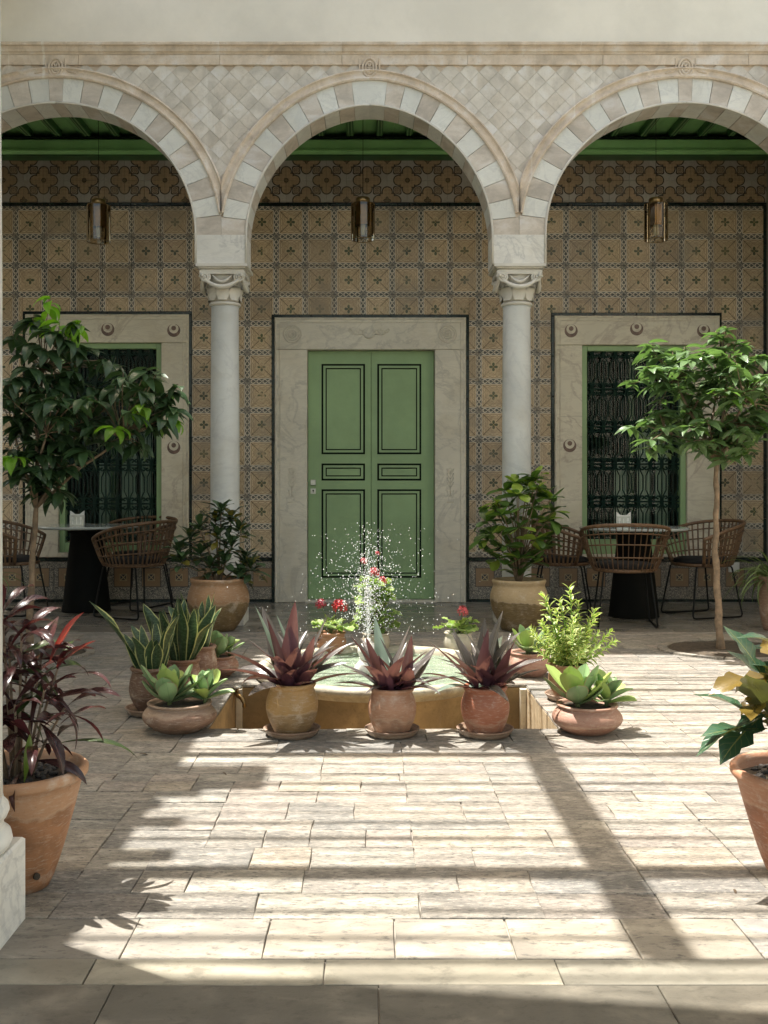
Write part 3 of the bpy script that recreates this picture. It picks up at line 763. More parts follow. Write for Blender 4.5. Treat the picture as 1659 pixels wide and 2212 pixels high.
# ---- door
DX0, DX1, DZ1 = wx(665), wx(938), wz(757)
dr = empty('panelled_door', ((DX0+DX1)/2, YW+.05, 0), 'tall green double door with dark panel lines in a grey marble surround', 'door')
surround(dr, (wx(594), wx(1006), 0, wz(687)), (DX0-.004, DX1+.004, 0, DZ1+.004), M['marble_door'], False)
for px in (632, 967):
    x, z = wx(px), wz(723); mb = MB()
    for r, rr in ((.078,.006),(.058,.005),(.036,.007),(.016,.009)):
        mb.tube([(x+r*math.cos(a*PI/16), YW-.037, z+r*math.sin(a*PI/16)) for a in range(33)], rr, 5, False)
    mb.tube([(x, YW-.03, z), (x, YW-.05, z)], [.014, .004], 10)
    mb.build('rosette', M['marble_door'], dr, True)
mb = MB(); x, z = wx(797), wz(718)
mb.tube([(x+.05*math.cos(-PI*1.15+a*PI*1.3/16), YW-.038, z+.052*math.sin(-PI*1.15+a*PI*1.3/16)) for a in range(17)], [.003+.010*math.sin(PI*a/16) for a in range(17)], 6)
for sg in (-1, 1):
    for k in range(5):
        cx = x+sg*(.075+.024*k); cz = z+.012*math.sin(k*1.9)
        mb.tube([(cx+.020*(1-.1*k)*math.cos(a*PI/7), YW-.036, cz+.018*math.sin(a*PI/7)) for a in range(12)], [.006-.0003*a for a in range(12)], 5)
    mb.tube([(x+sg*.05, YW-.036, z-.02), (x+sg*.12, YW-.036, z-.028), (x+sg*.19, YW-.036, z+.01)], [.007, .006, .002], 5)
mb.build('carved_crest', M['marble_door'], dr, True)
for px in (631, 972):                                    # faint vases with flowers on the jambs
    mb = MB(); x = wx(px); zb = wz(1075); y0 = YW-.036
    mb.tube([(x-.032, y0, zb-.04), (x+.032, y0, zb-.04)], .004, 4)
    mb.tube([(x, y0, zb+.01), (x, y0, zb+.24)], .0035, 4)
    mb.tube([(x-.03, y0, zb+.07), (x-.018, y0, zb+.01), (x+.018, y0, zb+.01), (x+.03, y0, zb+.07)], .004, 4)
    for k in range(4):
        h = zb+.09+.04*k
        for sg in (-1, 1):
            mb.tube([(x, y0, h), (x+sg*.022, y0, h+.03), (x+sg*.030, y0, h+.055)], [.003, .004, .006], 5)
    mb.tube([(x+.016*math.cos(a*PI/5), y0, zb+.255+.016*math.sin(a*PI/5)) for a in range(11)], .004, 5, False)
    mb.build('carved_vase', M['marble_door'], dr, True)
MB().box(DX0-.03, DX1+.03, YW+.10, YW+.14, 0, DZ1+.03).build('door_stop', M['green_dark'], dr)
MB().bbox(DX0-.02, DX1+.02, YW-.05, YW+.10, 0, .018, .003, 'z').build('threshold', M['marble_door'], dr)
mid = wx(802)
def frame_rect(mb, x0, x1, z0, z1, wd, y0, y1):
    mb.box(x0, x1, y0, y1, z0, z0+wd); mb.box(x0, x1, y0, y1, z1-wd, z1)
    mb.box(x0, x0+wd, y0, y1, z0+wd, z1-wd); mb.box(x1-wd, x1, y0, y1, z0+wd, z1-wd)
yd = YW+.045
for (a, b, pa, pb) in ((DX0, mid-.0015, 694, 788.5), (mid+.0015, DX1, 815, 910.5)):
    lf = MB(); lf.bbox(a, b, yd, YW+.09, .022, DZ1, .002); leaf_o = lf.build('door_leaf', M['green'], dr)
    for (ta, tb) in ((785, 981), (1001, 1038), (1057, 1249)):
        X0, X1, Z0, Z1 = wx(pa), wx(pb), wz(tb), wz(ta)
        m1 = MB(); frame_rect(m1, X0, X1, Z0, Z1, .017, yd-.0025, yd+.01); o = m1.build('panel_line', M['black_line'], dr); o.parent = leaf_o
        m1 = MB(); frame_rect(m1, X0+.017, X1-.017, Z0+.017, Z1-.017, .019, yd-.008, yd+.01); o = m1.build('panel_moulding', M['green'], dr); o.parent = leaf_o
        i_ = .038; m1 = MB(); frame_rect(m1, X0+i_, X1-i_, Z0+i_, Z1-i_, .010, yd-.0025, yd+.01); o = m1.build('panel_line', M['black_line'], dr); o.parent = leaf_o
hx = wx(676)
m1 = MB().bbox(hx-.024, hx+.024, yd-.020, yd, wz(1048), wz(1036), .003); m1.build('door_handle', M['steel'], dr)
m1 = MB().bbox(hx-.024, hx+.024, yd-.006, yd, wz(1067), wz(1055), .002); lp = m1.build('lock_plate', M['steel'], dr)
m1 = MB().tube([(hx, yd-.008, wz(1059.5)), (hx, yd-.004, wz(1059.5))], .007, 10); m1.box(hx-.003, hx+.003, yd-.0075, yd-.004, wz(1064), wz(1060)); m1.build('keyhole', M['blackmetal'], dr).parent = lp
# ---- windows
def scroll_unit(W, H, fl=1):
    """one bay of wrought iron: a bar, a bulging pair of bars and C scrolls top and bottom"""
    mb = MB(); r = .0062; T = lambda pts, rr=r: mb.tube([(x, 0, z) for x, z in pts], rr, 4)
    T([(0, 0), (0, H)])
    for sg in (-1, 1):
        T([(sg*W*.16, H*.18), (sg*W*.30, H*.27), (sg*W*.37, H*.31), (sg*W*.37, H*.69), (sg*W*.30, H*.73), (sg*W*.16, H*.82)])
        T([(sg*W*.16, H*.18), (sg*W*.10, H*.10), (sg*W*.12, 0)]); T([(sg*W*.16, H*.82), (sg*W*.10, H*.90), (sg*W*.12, H)])
        for zc, s2 in ((H*.105, 1), (H*.895, -1)):
            rr = W*.17; pts = []
            for k in range(13):
                a = k/12*1.7*PI; q2 = rr*(1-.045*k); pts.append((sg*W*.33-sg*q2*math.cos(a)*1, zc+s2*q2*math.sin(a)))
            T(pts, .0068)
    mb.tube([(-W/2, 0, 0), (W/2, 0, 0)], .0075, 4)
    return mb.mesh('scroll_panel')
for k, (side, fo, fi, gy0, gy1) in enumerate((('left', (wx(57), wx(409), wz(1203), wz(680)), (wx(128), wx(350), wz(1193), wz(741)), 1172, 752),
                                              ('right', (wx(1197), wx(1552), wz(1203), wz(683)), (wx(1256), wx(1482), wz(1197), wz(746)), 1165, 757))):
    lab = {'left': 'grilled window with green frame and marble surround, behind the shaded left tree',
           'right': 'grilled window with green frame and marble surround, right of the door behind the tree'}[side]
    t = empty('grilled_window', ((fo[0]+fo[1])/2, YW, fo[2]), lab, 'window', 'windows in the gallery wall')
    surround(t, fo, fi, M['marble_warm'], True)
    ix0, ix1, iz0, iz1 = fi; fw = .052
    gz0 = wz(gy0)
    mb = MB(); mb.bbox(ix0+.001, ix0+fw, YW+.0, YW+.09, iz0+.001, iz1-.001, .005); mb.bbox(ix1-fw, ix1-.001, YW+.0, YW+.09, iz0+.001, iz1-.001, .005)
    mb.bbox(ix0+fw, ix1-fw, YW+.0, YW+.09, iz1-fw, iz1-.001, .005); mb.bbox(ix0+fw, ix1-fw, YW+.001, YW+.09, iz0+.001, gz0, .005)
    wf = mb.build('window_frame', M['green'], t)
    pane = MB().box(ix0+fw, ix1-fw, YW+.075, YW+.079, gz0, iz1-fw).build('pane', M['pane'], t); pane.parent = wf
    MB().box(ix0+fw-.03, ix1-fw+.03, YW+.5, YW+.52, gz0-.03, iz1).build('dark_backing', M['darkroom'], t)
    mb = MB(); mb.box(ix0+.02, ix0+.03, YW+.10, YW+.5, gz0, iz1); mb.box(ix1-.03, ix1-.02, YW+.10, YW+.5, gz0, iz1); mb.box(ix0+.02, ix1-.02, YW+.10, YW+.5, iz1-.02, iz1); mb.box(ix0+.02, ix1-.02, YW+.10, YW+.5, gz0-.03, gz0-.01)
    mb.build('reveal', M['darkroom'], t)
    # casement bars
    xc = (ix0+ix1)/2
    MB().bbox(xc-.022, xc+.022, YW+.085, YW+.12, gz0, iz1-fw, .004).build('mullion', M['green_dark'], t).parent = wf
    for (c0, c1) in ((.58, .74), (.78, .92), (.33, .47)):
        nn = 24; vs = []
        for q in range(nn+1):
            x = ix0+fw+(ix1-ix0-2*fw)*(c0+(c1-c0)*q/nn); yq = YW+.145+.016*math.sin(q*1.9)
            vs += [(x, yq, gz0), (x, yq, gz0+(iz1-gz0)*(.62 if c0 > .5 else .40))]
        MB().add(vs, [(2*q, 2*q+2, 2*q+3, 2*q+1) for q in range(nn)]).build('curtain', M['curtain'], t, True)
    n_ = 8; W = (ix1-ix0-2*fw)/n_; nr = 5; H = (iz1-fw-gz0)/nr
    me = scroll_unit(W, H); me.materials.append(M['iron'])
    for a in range(n_):
        for b in range(nr):
            link('scroll_panel', me, None, t, loc=(ix0+fw+W*(a+.5)-t.location.x, .035, gz0+b*H-t.location.z))
    cr = [(235, 713), (377, 715), (377, 967)] if side == 'left' else [(1232, 716), (1229, 963), (1373, 712)]
    if side == 'left': cr += [(94, 715), (94, 967)]
    else: cr += [(1517, 716), (1517, 963)]
    for (a, b) in cr: crescent(t, wx(a), wz(b))
    for zz in (wz(900), wz(1080)):
        for (xa, xb) in ((fo[0]+.05, fi[0]-.003), (fi[1]+.003, fo[1]-.05)):
            MB().box(xa, xb, YW-.0362, YW-.030, zz-.001, zz+.001).build('marble_joint', M['grout'], t)
# socket
t = empty('wall_socket', (wx(1584), YW-.03, wz(1225)), 'small white switch box on the tiled wall right of the sunlit tree trunk', 'socket')
MB().bbox(-.048, .048, 0, .022, -.045, .045, .006).build('box', M['whiteplastic'], t, world=False)
MB().bbox(-.026, .026, -.005, .001, -.024, .024, .002).build('cover', M['whiteplastic'], t, world=False)

# ------------------------------------------------------------------ gallery ceiling
ce = empty('gallery_ceiling', (0, 8.5, 4.16), 'green painted timber ceiling with dark joists over the gallery', 'ceiling')
x = -4.2
while x < 4.3:
    MB().bbox(x+.001, x+.129, YB-.02, YW+.2, 4.255, 4.275, .001).build('ceiling_board', M['green_mid'], ce); x += .13
ZB0, ZB1 = PZ(332, 9.0), PZ(300, 9.0)
MB().bbox(-4.2, 4.3, 9.0, YW+.1, ZB0, ZB1, .01).build('wall_beam', M['green_mid'], ce)
MB().bbox(-4.2, 4.3, 8.975, 9.005, ZB0+.012, ZB0+.034, .004).build('beam_moulding', M['green_mid'], ce)
MB().box(-4.2, 4.3, 9.02, YW-.001, ZB0-.010, ZB0-.001).build('beam_foot', M['green_dark'], ce)
MB().bbox(-4.2, 4.3, 8.98, YW-.02, ZB1+.001, ZB1+.016, .004).build('beam_cap', M['black_line'], ce)
x = -4.1
while x < 4.2:
    MB().box(x-.028, x+.028, YB+.001, 8.999, 4.196, 4.254).build('joist', M['green_dark'], ce)
    [MB().box(x+q-.003, x+q+.003, YB+.001, 8.999, 4.192, 4.1955).build('joist_bead', M['green'], ce) for q in (-.014, .014)]
    x += .262
MB().box(-4.6, 4.6, YB, YW+.4, 4.28, 4.4).build('upper_floor', M['plaster'], ce)

# ------------------------------------------------------------------ surroundings above and beside the courtyard (unseen slabs and boards added to shape the shade)
CH = 5.15
def rx(X): return X-SA*CH
def ry(Y): return Y+SB*CH
t = MB().box(-3.55, -3.25, 2.45, YA-.002, 0, 4.4).build('side_wall', M['plaster']); tag(t, 'plain pale plaster wall closing the left side of the courtyard', 'wall')
t = MB().box(3.45, 3.75, 2.45, YA-.002, 0, 4.4).build('side_wall', M['plaster']); tag(t, 'plain pale plaster wall closing the right side of the courtyard', 'wall')
MB().box(-4.75, -4.6, YB-.3, YW, 0, 4.45).build('gallery_end_wall', M['plaster'], arc); MB().box(3.70, 3.85, YB-.3, YW, 0, 4.45).build('gallery_end_wall', M['plaster'], arc)
ro = empty('shade_pergola', (0, 5, CH), 'unseen slatted pergola of beams with added shade slabs over the courtyard, casting the striped shade', 'pergola')
# added unseen slab whose ragged edge shades the left third of the court
MB().box(-5.8, rx(-.75), 2.45, YA-.01, CH-.06, CH+.06).build('left_shade_caster', M['plaster'], ro)
pts = [(-5.8, 2.2), (5, 2.2), (5, ry(2.0)), (rx(2.0), ry(1.98)), (rx(.85), ry(2.060)), (rx(.03), ry(2.161)), (rx(-.14), ry(2.205)), (rx(-.44), ry(2.195)), (rx(-.86), ry(2.42)), (-5.8, ry(2.42))]
m = len(pts); MB().add([(a, b, CH+.07) for a, b in pts]+[(a, b, CH+.16) for a, b in pts], [tuple(range(m))[::-1], tuple(range(m, 2*m))]+[(i, (i+1) % m, m+(i+1) % m, m+i) for i in range(m)]).build('near_shade_caster', M['plaster'], ro)  # unseen slab added, its outline shaped to draw the near shade edge
for (py, wd) in ((1490, .040), (1630, .055), (1885, .085)):
    Y = ry(DY(py)); MB().box(-3.4, 3.6, Y-wd/2, Y+wd/2, CH-.04, CH+.04).build('roof_beam', M['blackmetal'], ro)
MB().box(-5.8, 5, -4, 1.9, 4.40, 4.5).build('near_ceiling', M['plaster'], ro)
MB().box(rx(.715)-.055, rx(.715)+.055, 3.3, YA, CH-.14, CH-.05).build('roof_beam', M['blackmetal'], ro)
MB().box(rx(-.78), rx(-.38), ry(DY(1705)), ry(DY(1655)), CH-.02, CH+.0).build('shade_caster_panel', M['plaster'], ro)  # loose panel added out of view to cast one dark patch
yy = ry(2.2); R2 = random.Random(3)
while yy < YA-.1:
    wd = R2.choice([.006,.010,.014,.020,.026])
    x0 = rx(-.78); 
    MB().box(x0-.02, 3.5, yy-wd/2, yy+wd/2, CH+.045, CH+.055).build('roof_slat', M['whiteplastic'], ro)
    if R2.random() < .55: MB().box(x0-.1, x0+R2.uniform(.03, .22), yy-.05, yy+.05, CH+.0, CH+.01).build('shade_caster_board', M['plaster'], ro)  # unseen boards added at random to make the shade edge ragged
    yy += R2.uniform(.065, .15)

# ------------------------------------------------------------------ FOUNTAIN
fo = empty('fountain', (BC.x, BC.y, 0), 'round stone fountain basin sunk in a channel, with water spraying up', 'fountain')
MB().lathe([(BR-.075,.012),(BR-.070,.045),(BR-.055,.056),(BR-.02,.058),(BR,.048),(BR+.006,.030),(BR-.004,.012),(BR-.03,.000),(BR-.045,-.02)], (BC.x, BC.y, 0), 72, wob=.006, cap=False).build('basin_rim', M['basin'], fo, True)
MB().lathe([(BR-.045,-.02),(BR-.055,-.10),(BR-.06,-.28),(BR-.06,-.45)], (BC.x, BC.y, 0), 72, wob=.01, seed=4, cap=False).build('basin_body', M['basinwall'], fo, True)
MB().lathe([(BR-.07,.030),(BR-.08,-.12),(.001,-.14)], (BC.x, BC.y, 0), 64, cap=False).build('basin_bowl', M['basin'], fo, True)
vs = []; nr, na = 26, 72
for i in range(nr+1):
    r = (BR-.072)*i/nr
    for k in range(na):
        a = 2*PI*k/na; x, y = BC.x+r*math.cos(a), BC.y+r*math.sin(a)
        vs.append((x, y, .018+.006*mnoise.noise(Vector((x*9, y*9, 0)))+.004*mnoise.noise(Vector((x*24, y*24, 3)))+.004*math.sin(r*48)*math.exp(-r*3)))
tag(MB().add(vs, [(i*na+k, i*na+(k+1) % na, (i+1)*na+(k+1) % na, (i+1)*na+k) for i in range(nr) for k in range(na)]).build('basin_water', M['water'], fo, True))
sx, sy = PX(795, BC.y), BC.y
MB().lathe([(.085,.0),(.080,.05),(.055,.075),(.050,.10),(.062,.125),(.058,.155),(.035,.175),(.018,.19),(.016,.205)], (sx, sy, 0), 24, wob=.16, seed=9).build('spout_stone', M['marble_white'], fo, True)
# channel in front of the basin
ch = empty('fountain_channel', (0, PITY0, -.5), 'sunken ochre walled channel in front of the fountain basin', 'channel')
MB().box(PITX0-.1, PITX1+.1, PITY0, PITY1+.1, -.52, -.45).build('channel_floor', M['basinwall'], ch)
MB().box(PITX0-.10, PITX0, PITY0, PITY1, -.45, -.016).build('channel_wall', M['basinwall'], ch)
x = PITY0
M['striped'] = m_marble('striped_onyx_marble', (.50,.41,.28), (.30,.19,.09), .8, 4)
while x < PITY1-.02:
    x1 = min(x+R.uniform(.16, .26), PITY1); MB().box(PITX1, PITX1+.10, x+.001, x1-.001, -.45, -.016).build('channel_panel', M['striped'], ch); x = x1
MB().box(PITX0, PITX1, PITY1, PITY1+.10, -.45, -.014).build('channel_wall', M['basinwall'], ch)
MB().bbox(PITX0+.0, PITX0+.035, PITY1-.03, PITY1-.001, -.45, -.016, .004).build('channel_post', M['marble_warm'], ch)
MB().bbox(PITX1-.035, PITX1, PITY1-.03, PITY1-.001, -.45, -.016, .004).build('channel_post', M['marble_warm'], ch)
MB().box(PITX0-.1, PITX1+.1, PITY0-.05, PITY0-.001, -.45, -.016).build('channel_wall', M['basinwall'], ch)
# tap
tx, ty, tz = PX(512, 5.3), 5.30, PZ(1497, 5.3)
t = empty('garden_tap', (tx, ty, tz), 'small brass tap on the channel wall left of the fountain', 'tap')
MB().tube([(-.02,.08,0),(.0,.0,0),(.012,-.04,-.004),(.03,-.06,-.012),(.046,-.066,-.04),(.047,-.066,-.06)], [.010,.012,.014,.011,.010,.012], 10).build('spout', M['brass'], t, True, world=False)
MB().tube([(.004,-.02,.0),(.004,-.02,.030)], .008, 8).build('stem', M['brass'], t, True, world=False)
MB().lathe([(.001,.028),(.024,.029),(.026,.036),(.022,.042),(.001,.044)], (.004,-.02,0), 12).build('handle', M['steel'], t, True, world=False)
# spray: thousands of drops nobody could count
mb = MB(); RS = random.Random(5)
def drop(p, r):
    mb.add([(p[0]+r, p[1], p[2]), (p[0]-r, p[1], p[2]), (p[0], p[1]+r, p[2]), (p[0], p[1]-r, p[2]), (p[0], p[1], p[2]+r*1.3), (p[0], p[1], p[2]-r*1.3)],
           [(0,2,4),(2,1,4),(1,3,4),(3,0,4),(2,0,5),(1,2,5),(3,1,5),(0,3,5)])
for i in range(2300):
    vz = RS.uniform(2.4, 3.6) if i % 3 else RS.uniform(1.7, 3.0); sp = abs(RS.gauss(0, .29)) ; a = RS.uniform(0, 2*PI)
    tt = RS.random()*(vz*2/9.8)
    z = .20+vz*tt-4.9*tt*tt; x = sx+sp*math.cos(a)*tt*1.9; y = sy+sp*math.sin(a)*tt*1.9
    if z < .03: continue
    drop((x, y, z), RS.choice([.0014,.0018,.0024,.0030]) if i % 40 else .0036)
for i in range(100):
    z = .2+.30*RS.random()**.8; drop((sx+RS.gauss(0, .006+.02*(z-.2)), sy+RS.gauss(0, .012), z), RS.uniform(.0015, .004))
for i in range(260):
    a = RS.uniform(0, 2*PI); r = RS.random()**.6*(BR-.1); drop((sx+r*math.cos(a)*.95, sy+r*math.sin(a)*.8, RS.uniform(.03, .09)), RS.uniform(.0010, .0022))
sp_ = mb.build('water_spray', M['drop'], None, True)
tag(sp_, 'fine spray of bright water drops above the fountain basin', 'spray', kind='stuff')

# ------------------------------------------------------------------ POTS
def pot(root, rim, base, h, belly=None, neck=None, mat=None, wall_=.012, soil=True, lip=.012, n=44):
    prof = []
    if belly:                                  # (radius, height fraction)
        rb, hb = belly; rn = neck or rim*.92
        for k in range(9):
            a = k/8; z = h*hb*a; prof.append((base+(rb-base)*math.sin(a*PI/2), z))
        for k in range(1, 8):
            a = k/7; z = h*(hb+(.88-hb)*a); prof.append((rn+(rb-rn)*math.cos(a*PI/2), z))
        prof += [(rn+.002, h*.90), (rim, h*.93), (rim+lip*.25, h*.965), (rim, h*.995), (rim-lip*.5, h)]
    else:
        for k in range(12):
            a = k/11; prof.append((base+(rim-lip-base)*(a**.8), h*.90*a))
        prof += [(rim-lip*.4, h*.905), (rim, h*.93), (rim+.001, h*.975), (rim-lip*.5, h)]
    ri = (neck or rim)-wall_
    prof += [(ri+.004, h-.001), (ri, h*.94), (ri-.004, h*.84)]
    o = MB().lathe(prof, n=n, wob=.006, seed=R.uniform(0, 9)).build('pot', mat, root, True, world=False)
    if soil:
        vs = [(0,0,h*.885)]; m = 20
        for q, rr in enumerate((.33, .67, 1)):
            for k in range(m):
                a = 2*PI*k/m; vs.append(((ri-.002)*rr*math.cos(a), (ri-.002)*rr*math.sin(a), h*.88+R.uniform(-.003, .004)))
        fs = [(0, 1+k, 1+(k+1) % m) for k in range(m)]
        for q in range(2): fs += [(1+q*m+k, 1+(q+1)*m+k, 1+(q+1)*m+(k+1) % m, 1+q*m+(k+1) % m) for k in range(m)]
        MB().add(vs, fs).build('soil', M['soil'], root, True, world=False)
    return o
def saucer(x, y, r, label, h=.032):
    o = MB().lathe([(r*.80,0),(r*.86,.006),(r*.97,h*.8),(r,h*.95),(r-.003,h),(r-.011,h*.97),(r*.84,.012),(.001,.010)], n=44, wob=.008, seed=R.uniform(0, 9)).build('pot_saucer', SAUC, None, True)
    o.location = (x, y, .001); tag(o, label, 'saucer', 'clay saucers'); return o
SAUC = m_terracotta('saucer_clay', (.24,.15,.10), (.19,.12,.08), .015, 0, .03)
TC = lambda n, t, l, e, s=0, gl=0, a=.12: m_terracotta(n, t, l, e, gl, a, s)

# ------------------------------------------------------------------ LEAVES
def leaf_mesh(name, L, W, shape='ovate', nv=8, nu=4, fold=.25, curl=.5, wave=0, wk=3, twist=0, thick=0):
    OAK = (.06,.16,.42,.80,.62,.45,.72,1.0,.86,.60,.66,.50,.30,.14,0)
    def sh(v):
        if shape == 'ovate': return max(.03, math.sin(PI*v**.75)**.85)*(1-.25*v)*1.12 if v < 1 else .0
        if shape == 'lance': return max(.04, math.sin(PI*v**.85))**.75 if v < 1 else 0
        if shape == 'strap': return (.55+.45*min(1, v*3))*(1-max(0, v-.45)/.55)**.75 if v < 1 else 0
        if shape == 'snake': return (.45+.55*math.sin(min(1, v*1.5)*PI/2))*(1-max(0, v-.6)/.4)**.6 if v < 1 else 0
        if shape == 'obov': return (.22+.78*math.sin(min(1, v/.68)*PI/2)**1.5)*(1 if v < .68 else math.sqrt(max(0, 1-((v-.68)/.33)**2)))
        if shape == 'paddle': return (.30+.70*math.sin(min(1, v/.60)*PI/2)**1.2)*(1 if v < .6 else math.sqrt(max(0.0, 1-((v-.6)/.402)**2)))
        if shape == 'croton': return (.10+.9*math.sin(PI*min(1, v*1.02)**1.35)**.8) if v < 1 else 0
        if shape == 'lobed':
            q = min(v, .9999)*14; k = int(q); return OAK[k]*(1-q+k)+OAK[k+1]*(q-k)
    mb = MB(); p = Vector((0,0,0)); ang = 0; st = L/nv
    for i in range(nv+1):
        v = i/nv; w2 = W/2*sh(v)
        d = Vector((0, math.cos(ang), -math.sin(ang))); nn = Vector((0, math.sin(ang), math.cos(ang)))
        tw = twist*v
        for j in range(nu+1):
            u = j/nu*2-1
            lx = u*w2; lz = abs(u)*w2*fold+wave*W*math.sin(v*PI*2*wk+(1 if u > 0 else 2.2))*abs(u)**1.5*(.3+.7*math.sin(PI*v))
            q = p+Vector((math.cos(tw), 0, 0))*lx+nn*(lz+math.sin(tw)*lx)
            mb.v.append(tuple(q)); mb.uv.append((j/nu, v))
        p = p+d*st; ang += curl/nv*(1+.6*v)
    k = nu+1
    for i in range(nv):
        for j in range(nu): mb.f.append((i*k+j, i*k+j+1, (i+1)*k+j+1, (i+1)*k+j))
    if thick:
        base = list(mb.v); m = len(base); uv = list(mb.uv)
        for (x, y, z), (uu, vv) in zip(base, uv):
            mb.v.append((x, y, z-thick*math.sin(PI*min(1, max(0, uu)))**.5*(.5+.5*math.sin(PI*vv)))); mb.uv.append((uu, vv))
        mb.f += [tuple(a+m for a in reversed(f)) for f in list(mb.f)]
    return mb.mesh(name, True)
def orient(pos, d, up=Vector((0,0,1)), roll=0, s=1):
    d = Vector(d).normalized()
    if abs(d.dot(up)) > .98: up = Vector((0, 1, 0))
    x = d.cross(up).normalized(); z = x.cross(d)
    m = Matrix((( x.x, d.x, z.x, 0), (x.y, d.y, z.y, 0), (x.z, d.z, z.z, 0), (0,0,0,1)))
    return Matrix.Translation(pos) @ m @ Matrix.Rotation(roll, 4, 'Y') @ Matrix.Scale(s, 4)
def sph(az, el): return Vector((math.cos(az)*math.cos(el), math.sin(az)*math.cos(el), math.sin(el)))
class Foliage:
    """up to 300 leaves become objects; the rest go in one mesh"""
    def __init__(s, root, meshes, mat, name='leaf', lim=300):
        s.root = root; s.ms = meshes; s.n = 0; s.lim = lim; s.name = name; s.mat = mat; s.extra = []
        for m_ in meshes:
            if not m_.materials: m_.materials.append(mat)
    def put(s, mw, k=None):
        me = s.ms[R.randrange(len(s.ms)) if k is None else k]; s.n += 1
        if s.n <= s.lim: return link(s.name, me, None, s.root, mw=mw)
        s.extra.append((me, mw))
    def close(s):
        if not s.extra: return
        mb = MB()
        for me, mw in s.extra:
            b = len(mb.v); uvl = me.uv_layers[0].data; uvs = {}
            for lp in me.loops: uvs[lp.vertex_index] = tuple(uvl[lp.index].uv)
            for v in me.vertices: mb.v.append(tuple(mw @ v.co)); mb.uv.append(uvs.get(v.index, (0, 0)))
            for p in me.polygons: mb.f.append(tuple(i+b for i in p.vertices))
        tag(link('leaf_mass', mb.mesh('leaf_mass', True), s.mat, s.root), kind='stuff')

# purple rosette plants ------------------------------------------------
L_rhoeo = m_leaf('purple_rosette_leaf', (.12,.105,.100), under=(.100,.040,.055), veins=.0, tran=.20, rough=.24, mid=(.26,.24,.22), var=.3, new=(.24,.31,.26), newp=.24)
def rhoeo(x, y, z0, lab, n, H, seed, rim, base, h, mat, lean=0):
    global R
    rs = random.Random(seed); root = empty('potted_plant', (x, y, z0), lab, 'potted plant', 'purple rosette plants on the channel edge')
    pot(root, rim, base, h, (rim*1.12, .55), rim*.93, mat)
    ms = [leaf_mesh('rosette_leaf', L, .058, 'strap', 9, 4, .36, c, 0, 3, tw) for L, c, tw in ((.30,.18,.1),(.27,.42,-.2),(.24,.75,.3),(.20,.95,-.2),(.32,.05,0))]
    fo_ = Foliage(root, ms, L_rhoeo)
    for c, (ox, oy, sc, nn) in enumerate(((-.025,0,1,int(n*.5)), (.035+.01*(seed%3),.01,.9,int(n*.4)), (.0,-.03,.6,int(n*.25)))):
        for i in range(nn):
            f = i/nn; az = i*2.39996+seed+c; el = (1.32-.98*f)+rs.uniform(-.16, .16)
            el = max(.28, el)
            k = 4 if f < .18 else rs.choice((0, 1)) if f < .6 else rs.choice((1, 1, 2))
            d = sph(az+rs.uniform(-.3, .3), el)
            fo_.put(orient(Vector((ox, oy, h*.86))+Vector((d.x, d.y, 0))*.012, d, Vector((0,0,1)), rs.uniform(-.3, .3)+ (PI if 0 else 0), sc*H*rs.uniform(.8, 1.08)), k)
    return root
YP = 4.315
pp = [(631, .108, .073, .215, TC('ochre_glazed_clay', (.40,.235,.085), (.28,.175,.08), .09, 1, .12), 40, 1.24, 'purple rosette plant in an ochre clay pot, leftmost of the three on the channel edge'),
      (847, .100, .072, .195, TC('pink_clay', (.42,.22,.13), (.38,.21,.13), .07, 2, .1), 34, 1.06, 'purple rosette plant in a pinkish clay pot, middle one on the channel edge'),
      (1048, .100, .072, .200, TC('red_clay', (.36,.125,.065), (.34,.15,.09), .06, 3, .1), 37, 1.10, 'purple rosette plant in a brick red pot, rightmost of the three on the channel edge')]
sl = ['clay saucer under the ochre pot', 'clay saucer under the pinkish middle pot', 'clay saucer under the brick red pot']
for i, (px, rim, base, h, mt, n, H, lab) in enumerate(pp):
    x = PX(px, YP)
    saucer(x, YP, .124-.004*(i == 1), sl[i]+' on the channel edge')
    rhoeo(x, YP, .012, lab, n, H, 3+i*5, rim*.93, base, h, mt)

# paddle leaved succulents ---------------------------------------------
L_succ = m_leaf('paddle_succulent_leaf', (.27,.41,.19), margin=(.34,.20,.13), mw=.95, veins=0, tran=.10, rough=.45, mid=(.20,.33,.14), var=.35, new=(.34,.45,.12), newp=.2)
def succulent(px, Y, lab, rw, h, size, seed, mat, heads):
    rs = random.Random(seed); root = empty('potted_succulent', (PX(px, Y), Y, 0), lab, 'succulent', 'paddle leaved succulents in clay bowls')
    pot(root, rw*.86, rw*.55, h, (rw, .52), rw*.80, mat, lip=.008)
    ms = [leaf_mesh('paddle_leaf', .150*a, .078*a, 'paddle', 8, 4, .22, c, 0, 3, 0, .008) for a, c in ((1,-.35),(1.05,-.1),(.85,-.55),(.95,.35))]
    fo_ = Foliage(root, ms, L_succ)
    for (ox, oy, sc, nn, oz) in heads:
        MB().tube([(ox, oy, h*.8), (ox, oy, h*.9+oz+.02)], .010, 8).build('stem', M['greenstem'], root, True, world=False)
        for i in range(nn):
            f = i/nn; az = i*1.62+seed+rs.uniform(-.15, .15); el = 1.40-1.10*f+rs.uniform(-.10, .10)
            d = sph(az, el); p = Vector((ox, oy, h*.9+oz+.03*(1-f)))+Vector((d.x, d.y, 0))*.008
            fo_.put(orient(p, d, Vector((0,0,1)), rs.uniform(-.25, .25), size*sc*(.72+.40*min(1, f*1.6))*rs.uniform(.9, 1.1)))
